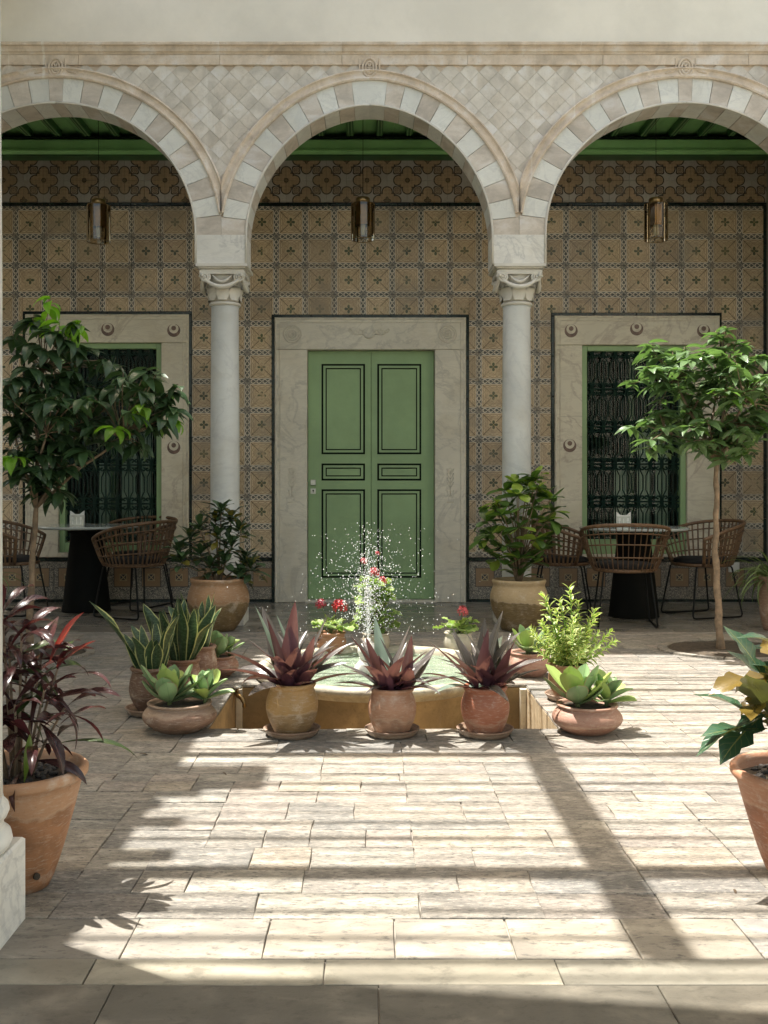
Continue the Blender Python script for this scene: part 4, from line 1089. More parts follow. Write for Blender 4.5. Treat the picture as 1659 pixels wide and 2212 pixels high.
succulent(388, 4.40, 'paddle leaved succulent in a wide stained clay bowl, nearest bowl on the shaded left side', .162, .125, 1.15, 1, TC('stained_bowl_clay', (.34,.23,.16), (.27,.155,.10), .082, 4, 0, .06), ((-.045,.0,1,20,.01), (.11,.02,.75,14,.015)))
succulent(1268, 4.36, 'paddle leaved succulent in a wide reddish clay bowl right of the channel in the sun', .152, .125, 1.08, 2, TC('sunlit_bowl_clay', (.36,.20,.14), (.30,.15,.10), .045, 5, 0, .06), ((-.04,.0,1,20,.01), (.09,.02,.80,15,.01)))
succulent(470, 5.62, 'paddle leaved succulent in a brown clay bowl behind the snake plants', .118, .12, .95, 3, TC('brown_bowl_clay', (.27,.13,.08), (.24,.12,.08), .06, 6), ((0,0,1,15,.01), (.06,.05,.6,8,.02)))
succulent(1143, 5.65, 'pale green succulent with an orange leaf in a pink clay bowl by the fountain rim', .130, .135, .98, 4, TC('pink_bowl_clay', (.42,.22,.16), (.38,.20,.15), .06, 7), ((-.01,0,1,14,.01),))

# snake plants ----------------------------------------------------------
L_snake = m_leaf('snake_plant_leaf', (.030,.060,.024), margin=(.42,.42,.17), mw=.82, veins=0, tran=.06, rough=.4, bands=(.07,.115,.055), mid=(.04,.07,.03), var=.2)
def snake(px, Y, lab, rim, h, n, H, seed, mat, sauc=False, spread=1, neckpot=True):
    rs = random.Random(seed); x = PX(px, Y); z0 = 0
    if sauc: saucer(x, Y, rim*1.28, 'clay saucer under the front snake plant pot'); z0 = .012
    root = empty('snake_plant', (x, Y, z0), lab, 'snake plant', 'snake plants left of the fountain')
    pot(root, rim, rim*.62, h, (rim*1.08, .5), rim*.92, mat)
    ms = [leaf_mesh('sword_leaf', L*1.08, .074, 'snake', 9, 4, .45, c, .10, 1.6, tw) for L, c, tw in ((.34,.10,.5),(.30,-.12,-.6),(.26,.25,.4),(.22,.2,-.3))]
    fo_ = Foliage(root, ms, L_snake)
    for i in range(n):
        az = i*2.39996+seed; rr = rim*.66*math.sqrt((i+.5)/n); el = 1.50-(.42*spread)*(rr/rim/.66)+rs.uniform(-.10, .10)
        fo_.put(orient(Vector((rr*math.cos(az), rr*math.sin(az), h*.86)), sph(az, el), Vector((0,0,1)), rs.uniform(-1.2, 1.2), H*rs.uniform(.72, 1.08)))
    return fo_, root
f1, r1 = snake(327, 4.72, 'yellow edged snake plant in a dark ribbed pot on a saucer, nearest of its cluster', .096, .21, 15, .82, 3, TC('dark_ribbed_clay', (.16,.085,.05), (.13,.07,.045), .08, 8), True, .8)
f1.put(orient(Vector((-.04, 0, .19)), Vector((-.55, -.1, .85)), roll=.3, s=1.12), 0)
f2, r2 = snake(393, 4.95, 'yellow edged snake plant in a brown pot in the middle of the cluster', .088, .22, 15, .98, 6, TC('brown_pot_clay', (.24,.12,.07), (.20,.11,.065), .1, 9), False, .9)
snake(432, 5.35, 'yellow edged snake plant at the back of the cluster beside the bowl', .085, .22, 12, 1.0, 9, TC('rear_pot_clay', (.23,.12,.075), (.20,.10,.06), .1, 10), False, .7)

# yellow green leafy shrub in pot ---------------------------------------
L_yel = m_leaf('yellow_green_small_leaf', (.17,.27,.06), margin=(.62,.62,.24), mw=.66, veins=0, tran=.3, rough=.45, var=.35)
def sprig(L, n, lf, seed):
    rs = random.Random(seed); mb = MB(); pts = [Vector((0,0,0))]; d = Vector((rs.uniform(-.1,.1), rs.uniform(-.1,.1), 1))
    for i in range(8): d = (d+Vector((rs.uniform(-.10,.10), rs.uniform(-.10,.10), 0))).normalized(); pts.append(pts[-1]+d*L/8)
    mb.tube(pts, [.0035-.002*i/8 for i in range(9)], 5); mb.uv = [(.5, .5)]*len(mb.v)
    base = leaf_mesh('tmp', lf, lf*.34, 'lance', 4, 2, .3, .5)
    uvl = base.uv_layers[0].data; uvs = {}
    for lp in base.loops: uvs[lp.vertex_index] = tuple(uvl[lp.index].uv)
    for i in range(n):
        f = .15+.85*i/n; k = f*8; a = int(min(7, k)); p = pts[a].lerp(pts[a+1], k-a)
        dd = sph(i*2.39996, .45+.6*f**4+rs.uniform(-.15, .15)); mw = orient(p, dd, roll=rs.uniform(-.3,.3), s=(1.1-.45*f)*rs.uniform(.85,1.15)); b = len(mb.v)
        for v in base.vertices: mb.v.append(tuple(mw @ v.co)); mb.uv.append(uvs.get(v.index, (.5,.5)))
        for p_ in base.polygons: mb.f.append(tuple(q+b for q in p_.vertices))
    bpy.data.meshes.remove(base)
    return mb.mesh('sprig', True)
YS = 5.02; root = empty('potted_shrub', (PX(1228, YS), YS, .012), 'bushy yellow green variegated shrub in a clay pot beside the fountain channel', 'potted shrub')
saucer(PX(1228, YS), YS, .118, 'pale clay saucer under the yellow green shrub')
pot(root, .092, .065, .17, (.100, .55), .086, TC('yellow_pot_clay', (.36,.20,.10), (.32,.18,.10), .08, 12))
ms = [sprig(.26, 36, .052, k) for k in range(4)]
for m_ in ms: m_.materials.append(L_yel)
rs = random.Random(21)
for i in range(28):
    az = i*2.39996; el = 1.45-.95*(i/28)**.9; d = sph(az, el)
    top = {0:1.35, 1:1.25, 2:1.1}.get(i, 1)
    link('sprig', ms[i % 4], None, root, mw=orient(Vector((math.cos(az)*.03, math.sin(az)*.03, .15)), d, roll=rs.uniform(0, 6), s=1) @ Matrix.Rotation(-PI/2, 4, 'X') @ Matrix.Scale(rs.uniform(.72, 1.05)*top, 4))
for a, b, s in ((-.42,-.05,1.5), (-.05,.0,1.55), (.42,-.05,1.25), (.62,.0,1.15), (-.2, 0, 1.3)):
    link('sprig', ms[rs.randrange(4)], None, root, mw=orient(Vector((0, 0, .15)), Vector((a, b, 1))) @ Matrix.Rotation(-PI/2, 4, 'X') @ Matrix.Scale(s, 4))

# geraniums behind the fountain ------------------------------------------
L_ger = m_leaf('geranium_leaf', (.20,.30,.08), margin=(.30,.34,.12), mw=.8, veins=.4, tran=.25, rough=.6, var=.3)
def m_petal(name, col):
    g = G(name); c = g.mix(g.rand(), col, tuple(x*.6 for x in col)); g.done(c, .5)
    return g.m
ME_red = m_petal('red_petal', (.62,.012,.018)); ME_pink = m_petal('coral_pink_petal', (.70,.10,.12)); ME_dark = m_petal('crimson_petal', (.30,.008,.03))
def flower_head(root, p, r, mat, seed=0):
    rs = random.Random(seed); mb = MB()
    for i in range(46):
        d = sph(rs.uniform(0, 2*PI), rs.uniform(-.4, 1.5)); c = Vector(p)+d*r*rs.uniform(.7, 1.0); x = d.orthogonal().normalized(); y = d.cross(x)
        for k in range(3):
            a = k*2.1+rs.random(); e = (x*math.cos(a)+y*math.sin(a)); f = d.cross(e); q = r*.42
            mb.add([c, c+e*q*.6+f*q*.3+d*q*.1, c+e*q+d*q*.25*rs.random(), c+e*q*.6-f*q*.3+d*q*.1], [(0,1,2,3)])
    mb.build('flower_head', mat, root, False, world=False)
def geranium(px, Y, lab, rim, h, leafspots, flowers, seed, mat, tall=0):
    rs = random.Random(seed); root = empty('potted_geranium', (PX(px, Y), Y, 0), lab, 'geranium', 'potted geraniums behind the fountain')
    pot(root, rim, rim*.66, h, (rim*1.06, .55), rim*.9, mat)
    ms = [leaf_mesh('geranium_leaf', .05*a, .058*a, 'paddle', 6, 6, .25, c, .10, 3.5) for a, c in ((1,.3),(1.2,.6),(.8,-.2))]
    fo_ = Foliage(root, ms, L_ger)
    for i in range(leafspots):
        z = h*.95+(tall*rs.random() if tall else rs.uniform(0, .06)); az = rs.uniform(0, 2*PI); rr = rs.uniform(.01, .13 if tall else .12)*(1 if not tall else (1-.4*(z-h)/max(.01, tall)))
        p = Vector((rr*math.cos(az), rr*math.sin(az), z+.02)); fo_.put(orient(p, sph(az, rs.uniform(-.3, .6)), roll=rs.uniform(-.5, .5), s=rs.uniform(.8, 1.25)))
        if i % 4 == 0: MB().tube([(0, 0, h*.88), tuple(p*.55+Vector((0,0,h*.4))), tuple(p)], .0022, 4).build('stalk', M['greenstem'], root, world=False)
    if tall: MB().tube([(0,0,h*.8), (.01,0,h+tall*.5), (0,.01,h+tall)], [.006,.005,.003], 6).build('stem', M['greenstem'], root, world=False)
    for k, (fx, fz, r, m_) in enumerate(flowers):
        x = PX(fx, Y)-root.location.x; z = PZ(fz, Y)
        MB().tube([(0, 0, h*.9), (x*.6, 0, h+(z-h)*.55), (x, 0, z)], .0025, 5).build('flower_stalk', M['greenstem'], root, world=False)
        flower_head(root, (x, 0, z), r, m_, seed+k)
geranium(716, 6.30, 'red flowering geranium in a terracotta pot behind the fountain, left of the spray', .088, .15, 34, ((693,1306,.036,ME_dark),(733,1312,.050,ME_red)), 2, TC('geranium_clay', (.34,.15,.08), (.30,.13,.08), .06, 14))
geranium(812, 6.34, 'tall pink flowering geranium right behind the water spray', .085, .14, 150, ((808,1238,.036,ME_pink),(825,1256,.032,ME_pink),(786,1213,.024,ME_pink),(815,1196,.016,ME_pink)), 3, TC('pale_geranium_clay', (.46,.38,.29), (.42,.34,.26), .05, 15), .33)
geranium(990, 6.30, 'low geranium with one pink flower in a whitish pot right of the spray', .088, .15, 40, ((999,1322,.038,ME_pink),), 5, TC('whitish_clay', (.50,.46,.38), (.44,.40,.33), .05, 16))

# big pots at the edge of the gallery -------------------------------------
L_crot = m_leaf('dark_croton_leaf', (.045,.090,.036), veins=.3, tran=.06, rough=.35, mid=(.10,.11,.02), var=.4, new=(.15,.13,.02), newp=.16)
YG = 7.42
root = empty('potted_croton', (PX(472, YG), YG, 0), 'dark green croton in a large round clay pot before the left column', 'potted plant', 'large clay pots before the columns')
pot(root, .205, .12, .385, (.228, .60), .198, TC('tan_clay', (.40,.225,.115), (.20,.13,.055), .20, 17, 0, .14), lip=.02)
ms = [leaf_mesh('croton_leaf', .135*a, .046*a, 'croton', 7, 2, .2, c, .08, 2) for a, c in ((1,.5),(1.15,.8),(.85,.2))]
fo_ = Foliage(root, ms, L_crot); rs = random.Random(31)
heads = [(-.30,.00,.58),(-.22,.04,.66),(-.13,-.02,.55),(-.27,-.03,.50),(.02,.0,.86),(.09,.04,.80),(-.03,.05,.78),(.15,0,.72),(.0,-.05,.68),(.10,-.04,.60),(.19,.02,.50),(.24,-.02,.44),(-.05,-.05,.46),(.05,-.07,.48),(.16,-.05,.40),(-.14,.02,.74)]
for (x, y, z) in heads:
    MB().tube([(0,0,.30), (x*.35, y*.3, .30+(z-.3)*.5), (x, y, z)], [.009,.006,.004], 6).build('branch', M['bark'], root, True, world=False)
    for i in range(18):
        d = sph(i*2.39996, 1.1-1.4*i/18+rs.uniform(-.2,.2)); fo_.put(orient(Vector((x, y, z+.03-.07*i/18)), d, roll=rs.uniform(-.4,.4), s=rs.uniform(.8,1.15)))
fo_.close()
L_shr = m_leaf('glossy_shrub_leaf', (.075,.150,.030), veins=.5, tran=.22, rough=.28, mid=(.14,.22,.05), var=.5, new=(.24,.34,.05), newp=.22)
root = empty('potted_shrub', (PX(1121, YG), YG, 0), 'glossy green leafy shrub in a large tan clay pot before the right column', 'potted plant', 'large clay pots before the columns')
pot(root, .195, .12, .375, (.212, .62), .188, TC('yellowish_clay', (.44,.32,.175), (.20,.135,.055), .22, 18, 0, .12), lip=.02)
ms = [leaf_mesh('shrub_leaf', .13*a, .068*a, 'obov', 7, 4, .22, c) for a, c in ((1,.3),(1.15,.7),(.85,.1),(1.05,-.2))]
fo_ = Foliage(root, ms, L_shr)
for i in range(36):
    f = i/35; az = i*2.39996; rad = .22*math.sin(PI*min(1, .12+f*.86))**.6; x, y, z = rad*math.cos(az)*1.15-.03+.09*f, rad*math.sin(az)*.8, .50+.62*f
    if i in (34, 35): x, y = .10+.03*(i-34), 0; 
    MB().tube([(0,0,.30), (x*.3, y*.3, .36+(z-.3)*.5), (x, y, z)], [.008,.005,.003], 5).build('branch', M['bark'], root, True, world=False)
    for k in range(8):
        out_ = math.atan2(y, x); d = sph(out_+(k-3.5)*.8+rs.uniform(-.3,.3), rs.uniform(-.5, .75)); fo_.put(orient(Vector((x, y, z)), d, roll=rs.uniform(-.5,.5), s=rs.uniform(.75,1.15)))
for k in range(22):
    az = k*2.4; fo_.put(orient(Vector((.02*math.cos(az), .02*math.sin(az), .38+.009*k)), sph(az, .5), s=.85))
fo_.close()

# large near pots ----------------------------------------------------------
L_red = m_leaf('dark_red_croton_leaf', (.050,.018,.018), under=(.070,.018,.024), veins=.5, tran=.12, rough=.24, mid=(.12,.035,.03), var=.5, new=(.040,.060,.018), newp=.12)
YL = 2.70; xl = PX(36, YL)
root = empty('potted_croton', (xl, YL, 0), 'dark red croton in a tall tapered terracotta pot beside the near column', 'potted plant')
pot(root, .186, .085, .32, None, None, TC('orange_terracotta', (.50,.27,.145), (.40,.185,.085), .225, 19, 0, .12), wall_=.022, lip=.014, n=64)
def drain(root, a, r, z):
    c = Vector((math.cos(a)*r, math.sin(a)*r, z)); n = Vector((math.cos(a), math.sin(a), 0)); MB().tube([c-n*.004, c+n*.0025], .009, 12).build('drain_hole', M['soil'], root, world=False)
drain(root, -.80, .118, .055)
def pebbles(root, r, z, n, seed):
    rs = random.Random(seed); base = MB().lathe([(.001,-.006),(.007,-.004),(.009,0),(.007,.004),(.001,.006)], n=8); me = base.mesh('pebble', True); me.materials.append(M['pebble'])
    for i in range(n):
        rr = r*math.sqrt(rs.random()); a = rs.uniform(0, 2*PI)
        link('pebble', me, None, root, mw=Matrix.Translation((rr*math.cos(a), rr*math.sin(a), z+rs.uniform(0,.006))) @ Matrix.Rotation(rs.uniform(0,6), 4, 'Z') @ Matrix.Rotation(rs.uniform(-.4,.4), 4, 'X') @ Matrix.Diagonal((rs.uniform(.7,1.5), rs.uniform(.6,1.1), rs.uniform(.7,1.1), 1)))
pebbles(root, .150, .283, 230, 4)
ms = [leaf_mesh('long_leaf', L, wd, 'croton', 10, 4, .25, c, .10, 1.4, tw) for L, wd, c, tw in ((.18,.034,.9,.4),(.21,.030,1.3,-.4),(.15,.042,.5,.6),(.23,.020,1.1,.3),(.13,.032,.7,0))]
fo_ = Foliage(root, ms, L_red); rs = random.Random(44)
for (x, y, z) in [(-.02,0,.63),(.05,.05,.60),(.10,.04,.58),(-.06,.06,.70),(.02,-.02,.68),(-.10,.04,.58),(.09,-.04,.54),(.02,-.07,.50),(-.07,-.06,.55),(.12,.03,.47),(.0,.08,.56),(-.13,-.02,.64),(.06,-.06,.42),(-.04,.0,.74)]:
    MB().tube([(x*.3,y*.3,.29), (x*.6, y*.5, .29+(z-.29)*.5), (x, y, z)], [.005,.004,.003], 6).build('branch', M['bark'], root, True, world=False)
    for i in range(10):
        f = i/10
        if i == 6: continue
        d = sph(i*2.39996+x*30, 1.0-1.15*f+rs.uniform(-.2,.2))
        if z-.11*f < .40 and d.z < .1: d.z = .25
        fo_.put(orient(Vector((x*(1-.2*f), y*(1-.2*f), z-.11*f)), d, roll=rs.uniform(-.5,.5), s=rs.uniform(.75,1.1)))
L_redup = m_leaf('bright_red_new_leaf', (.13,.014,.018), veins=.5, tran=.35, rough=.25, mid=(.35,.06,.05), var=.2)
me = leaf_mesh('new_leaf', .17, .05, 'croton', 10, 4, .25, .3, .05, 1.2); me.materials.append(L_redup)
for (p, d, s) in ((( .09,0,.60), (.45,-.1,.9), 1), ((.10,.02,.58), (.8,-.2,.75), .85)): link('leaf', me, None, root, mw=orient(Vector(p), Vector(d), s=s))
L_grn = m_leaf('young_green_leaf', (.12,.19,.03), veins=.5, tran=.3, rough=.3, mid=(.22,.28,.06))
me = leaf_mesh('young_leaf', .13, .032, 'croton', 8, 4, .25, -.3); me.materials.append(L_grn)
link('leaf', me, None, root, mw=orient(Vector((.055, -.10, .305)), Vector((.25, -.1, .9))))

L_oak = m_leaf('oak_leaf_croton_leaf', (.040,.095,.050), under=(.09,.085,.035), veins=.45, tran=.14, rough=.25, mid=(.20,.20,.06), var=.4, new=(.15,.10,.02), newp=.42)
YR = 2.75; xr = PX(1738, YR)
root = empty('potted_croton', (xr, YR, 0), 'oak leaf croton with bronze and green lobed leaves in a pot at the right edge', 'potted plant')
pot(root, .193, .09, .30, None, None, TC('red_orange_terracotta', (.46,.22,.125), (.36,.145,.075), .20, 20, 0, .10), wall_=.022, lip=.014, n=64)
pebbles(root, .158, .265, 150, 8)
ms = [leaf_mesh('lobed_leaf', L, wd, 'lobed', 14, 4, .18, c, .06, 1.5, tw) for L, wd, c, tw in ((.20,.105,.5,.2),(.17,.09,.8,-.2),(.22,.115,.25,.1),(.15,.08,1.0,.2))]
fo_ = Foliage(root, ms, L_oak); rs = random.Random(52)
for (x, y, z) in [(-.04,-.02,.62),(.04,.04,.60),(-.10,.02,.54),(-.12,-.05,.47),(.06,-.06,.55),(.12,.03,.55),(-.06,.08,.52),(.0,-.08,.46),(.13,-.05,.45)]:
    MB().tube([(x*.3,y*.3,.28), (x*.6, y*.5, .28+(z-.28)*.5), (x, y, z)], [.006,.005,.003], 6).build('branch', M['bark'], root, True, world=False)
    for i in range(7):
        f = i/7; d = sph(i*2.39996+x*40, .9-1.0*f+rs.uniform(-.2,.2)); fo_.put(orient(Vector((x, y, z-.06*f)), d, roll=rs.uniform(-.4,.4), s=rs.uniform(.7,1.0)))
fo_.put(orient(Vector((-.13, -.06, .46)), Vector((-.85, -.15, -.28)), roll=.3, s=1.05), 2); fo_.put(orient(Vector((-.12, -.02, .45)), Vector((-.75, -.3, -.42)), roll=-.3, s=.95), 0)
fo_.put(orient(Vector((-.10, -.02, .55)), Vector((-.9, -.2, .05)), roll=-.2, s=.95), 0); fo_.put(orient(Vector((-.05, -.02, .62)), Vector((-.25, -.2, .8)), roll=-.2, s=.9), 2)

# spider plant right, wispy plant left --------------------------------------
L_spi = m_leaf('striped_spider_leaf', (.16,.22,.08), veins=0, margin=(.08,.12,.04), mw=.5, tran=.25, rough=.5)
def spider(x, y, z, lab, n, seed, s):
    rs = random.Random(seed); root = empty('spider_plant', (x, y, 0), lab, 'plant')
    pot(root, .09, .06, z, (.095, .55), .085, TC('spider_pot_clay', (.30,.18,.12), (.25,.14,.09), .05, seed))
    ms = [leaf_mesh('strap_leaf', L, .014, 'lance', 10, 2, .4, c) for L, c in ((.30,1.9),(.26,2.4),(.34,1.4),(.22,1.0))]; fo_ = Foliage(root, ms, L_spi)
    for i in range(n): fo_.put(orient(Vector((0,0,z*.88)), sph(i*2.39996, rs.uniform(.2,1.45)), roll=rs.uniform(-.3,.3), s=s*rs.uniform(.8,1.15)))
spider(PX(1668, 7.4), 7.4, .40, 'spider plant with arching striped leaves at the right edge by the gallery', 90, 61, 1.3)
spider(PX(-35, 7.2), 7.2, .42, 'thin leaved plant at the left edge beside the left tree trunk', 22, 63, 1.0)

# ------------------------------------------------------------------ TREES in beds
def soil_bed(x, y, r, lab):
    mb = MB(); m = 36; vs = [(x, y, .022)]
    for q, rr in enumerate((.4, .75, .96, 1)):
        for k in range(m):
            a = 2*PI*k/m; rw = r*rr*(1+.03*math.sin(a*5+x)); vs.append((x+rw*math.cos(a), y+rw*math.sin(a)*.8, (.022, .018, .012, .002)[q]+R.uniform(-.004, .004)*(q < 3)))
    fs = [(0, 1+k, 1+(k+1) % m) for k in range(m)]
    for q in range(3): fs += [(1+q*m+k, 1+(q+1)*m+k, 1+(q+1)*m+(k+1) % m, 1+q*m+(k+1) % m) for k in range(m)]
    o = mb.add(vs, fs).build('soil_bed', M['soil'], None, True); tag(o, kind='structure')
    for k in range(16):
        a0, a1 = 2*PI*k/16+.015, 2*PI*(k+1)/16-.015; vs = []
        for a in (a0, (a0+a1)/2, a1):
            for rr in (1.0, 1.14): vs.append((x+r*rr*math.cos(a), y+r*rr*.8*math.sin(a)))
        V = [(a, b, .013) for a, b in vs]+[(a, b, -.005) for a, b in vs]
        MB().add(V, [(0,1,3,2),(2,3,5,4),(0,6,7,1),(4,5,11,10),(1,7,9,3),(3,9,11,5),(0,2,8,6),(2,4,10,8)]).build('edging_stone', M['paver'], o, rnd=R.random())
    return o
def tree(x, y, lab, trunkpts, twigs, mats, ms, seed, lean=0, perbr=7, newtw=()):
    rs = random.Random(seed); root = empty('courtyard_tree', (x, y, 0), lab, 'tree', 'small trees in the courtyard')
    tp = [Vector(p) for p in trunkpts]
    n = len(tp); mb = MB(); pts = []
    for i in range(n-1):
        for k in range(5):
            q = tp[i].lerp(tp[i+1], k/5); pts.append(q+Vector((.004*math.sin(len(pts)*1.7), 0, 0)))
    pts.append(tp[-1])
    mb.tube(pts, [.024-.010*i/len(pts)+.0018*math.sin(i*2.3)+(.010 if i == 0 else 0) for i in range(len(pts))], 10).build('trunk', M['bark'], root, True, world=False)
    fo_ = Foliage(root, ms, mats[0]); fork = tp[-1]
    T = [Vector(q) for q in twigs]; limbs = []; order = list(range(len(T)))
    for _ in range(8):                                  # well separated limb ends
        best = max(order, key=lambda i: min([(T[i]-l).length for l in limbs] or [(T[i]-fork).length]))
        limbs.append(T[best])
    nodes = []
    for l in limbs:
        a1 = fork.lerp(l, .3)+Vector((rs.uniform(-.03,.03), rs.uniform(-.03,.03), .05)); a2 = fork.lerp(l, .62)+Vector((rs.uniform(-.03,.03), rs.uniform(-.03,.03), .04))
        MB().tube([fork-Vector((0,0,.02)), a1, a2], [.011,.009,.006], 6).build('branch', M['bark'], root, True, world=False); nodes += [a1, a2]
    msd = Vector((0,0,0))
    for j in sorted(range(len(T)), key=lambda q: q not in newtw):
        e = T[j]
        st = min(nodes, key=lambda n_: (n_-e).length); midp = st.lerp(e, .55)+Vector((rs.uniform(-.03,.03), rs.uniform(-.03,.03), .02))
        MB().tube([st, midp, e], [.0045,.0035,.002], 4).build('twig', M['bark'], root, True, world=False)
        o2 = e-Vector((fork.x, fork.y, e.z-.05)); az0 = math.atan2(o2.y, o2.x)
        for i in range(perbr):
            f = i/perbr; p = e.lerp(midp, f*.6); az = az0+(i-perbr/2)*.85+rs.uniform(-.3,.3)
            d = sph(az, rs.uniform(-.50, .32)-lean); fo_.put(orient(p, d, roll=rs.uniform(-.4,.4), s=rs.uniform(.72,1.15)), rs.randrange(len(ms)-2) if j not in newtw else len(ms)-1-rs.randrange(2))
    fo_.close(); return root
rs = random.Random(77)
def crown(n, cx, cz, rx_, rz, ry_=.42, seed=1, shell=.55):
    q = random.Random(seed); out = []
    while len(out) < n:
        v = Vector((q.uniform(-1,1), q.uniform(-1,1), q.uniform(-1,1)))
        if not (shell < v.length < 1): continue
        out.append((cx+v.x*rx_, v.y*ry_, cz+v.z*rz))
    return out
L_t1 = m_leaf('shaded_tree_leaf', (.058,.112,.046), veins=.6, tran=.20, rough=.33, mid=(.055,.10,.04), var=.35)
L_t1n = m_leaf('new_lime_leaf', (.20,.40,.035), veins=.5, tran=.40, rough=.35, mid=(.2,.34,.05), var=.3)
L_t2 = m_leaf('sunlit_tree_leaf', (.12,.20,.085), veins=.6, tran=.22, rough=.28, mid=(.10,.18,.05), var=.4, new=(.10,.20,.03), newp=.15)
def tl(mat, mat2, s=1, cf=1):
    ms = [leaf_mesh('tree_leaf', .150*a*s, .060*a*s, 'ovate', 8, 4, .22, c*cf, .02, 2, tw) for a, c, tw in ((1,.7,.1),(1.15,1.0,-.2),(.85,.5,.2),(1.05,1.3,0))]
    for m_ in ms: m_.materials.append(mat)
    mn = [leaf_mesh('tree_leaf', .14*s, .058*s, 'ovate', 8, 4, .22, c) for c in (1.0, 1.6)]
    for m_ in mn: m_.materials.append(mat2)
    return ms+mn
YT1 = 6.35; X1 = PX(62, YT1)
def T1(px, py, dy=0): return (PX(px, YT1)-X1, dy, PZ(py, YT1))
tw = crown(84, PX(198, YT1)-X1, PZ(880, YT1), .58, .34, .42, 5, .2)+crown(16, PX(125, YT1)-X1, PZ(745, YT1), .30, .22, .25, 6)+crown(9, PX(95, YT1)-X1, PZ(1000, YT1), .22, .16, .2, 8)
tw += [T1(110, 640), T1(95, 690), T1(140, 700, -.1), T1(25, 720), T1(350, 800, -.1), T1(385, 830), T1(385, 905), T1(330, 880, -.25), T1(270, 930, -.3), T1(60, 990, -.3), T1(300, 790, .1)]+crown(26, PX(95, YT1)-X1, PZ(1000, YT1), .26, .24, .24, 9, .2)+crown(14, PX(60, YT1)-X1, PZ(860, YT1), .25, .3, .3, 10, .3)
nt_ = {len(tw)-40-q for q in (2, 3, 4, 5, 9, 10, 11)} | {88}
soil_bed(X1, YT1, .36, '')
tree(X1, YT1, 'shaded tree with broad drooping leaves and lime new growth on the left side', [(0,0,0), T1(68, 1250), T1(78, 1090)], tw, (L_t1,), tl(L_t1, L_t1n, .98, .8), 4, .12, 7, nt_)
YT2 = 6.45; X2 = PX(1556, YT2)
def T2(px, py, dy=0): return (PX(px, YT2)-X2, dy, PZ(py, YT2))
tw = crown(96, PX(1552, YT2)-X2, PZ(872, YT2), .60, .37, .44, 15, .25)+crown(22, PX(1470, YT2)-X2, PZ(800, YT2), .30, .20, .25, 16)
tw += [T2(1545, 715), T2(1570, 705), T2(1610, 745), T2(1555, 730), T2(1590, 735), T2(1400, 740), T2(1380, 800, -.2), T2(1360, 830), T2(1380, 960, -.2), T2(1640, 820, -.2), T2(1600, 850, -.3), T2(1520, 960, -.2), T2(1440, 790), T2(1480, 750), T2(1650, 900), T2(1500, 770, -.2), T2(1560, 1000, -.1)]+crown(16, PX(1430, YT2)-X2, PZ(925, YT2), .22, .17, .25, 26, .2)+crown(14, PX(1590, YT2)-X2, PZ(960, YT2), .26, .14, .25, 27, .2)
soil_bed(X2+.10, YT2+.05, .42, '')
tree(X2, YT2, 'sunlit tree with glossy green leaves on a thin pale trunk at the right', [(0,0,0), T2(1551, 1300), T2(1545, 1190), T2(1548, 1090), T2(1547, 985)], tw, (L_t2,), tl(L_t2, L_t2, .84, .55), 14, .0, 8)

# ------------------------------------------------------------------ TABLES, CHAIRS, LANTERNS
def table(px, Y, lab):
    t = empty('round_table', (PX(px, Y), Y, 0), lab, 'table', 'round cafe tables in the gallery')
    MB().lathe([(.200,0),(.205,.004),(.200,.02),(.165,.35),(.130,.66),(.150,.665),(.150,.700)], n=36).build('pedestal', M['blackbase'], t, True, world=False)
    MB().lathe([(.38,.700),(.425,.706),(.435,.712),(.435,.722),(.430,.727),(.001,.727)], n=56).build('table_top', M['top'], t, False, world=False)
table(187, 8.52, 'round table with pale top on a black conical base before the left window')
table(1369, 8.18, 'round table with pale top on a black conical base before the right window')
def holder(px, Y, lab, rz):
    t = empty('napkin_holder', (PX(px, Y), Y, .728), lab, 'napkin holder', 'napkin holders on the tables', rz)
    MB().bbox(-.058, .058, -.028, -.024, 0, .088, .001).build('front_plate', M['steel'], t, world=False)
    MB().box(-.058, .058, .024, .028, 0, .088).build('back_plate', M['steel'], t, world=False)
    MB().box(-.058, .058, -.024, .024, 0, .004).build('base', M['steel'], t, world=False)
    for k, x in enumerate((-.033, 0, .033)):
        mb = MB().box(x-.003, x+.003, -.0295, -.028, .012, .070)
        if k != 1: mb.box(x-.008, x+.008, -.0295, -.028, .050, .074)
        mb.build('cutlery_cutout', M['napkin'], t, world=False)
    for k in range(5):
        y = -.018+.009*k; MB().add([(-.055,y,.004),(.055,y,.004),(.056,y,.124),(.022,y,.096),(-.022,y,.096),(-.056,y,.124),
                                    (-.055,y+.004,.004),(.055,y+.004,.004),(.056,y+.004,.124),(.022,y+.004,.096),(-.022,y+.004,.096),(-.056,y+.004,.124)],
                                   [(0,1,2,3,4,5),(11,10,9,8,7,6),(0,6,7,1),(1,7,8,2),(2,8,9,3),(3,9,10,4),(4,10,11,5),(5,11,6,0)]).build('napkin', M['napkin'], t, world=False)
holder(167, 8.45, 'metal napkin holder with cutlery cutouts on the left table', .1)
holder(1347, 8.15, 'metal napkin holder with cutlery cutouts on the right table', -.2)

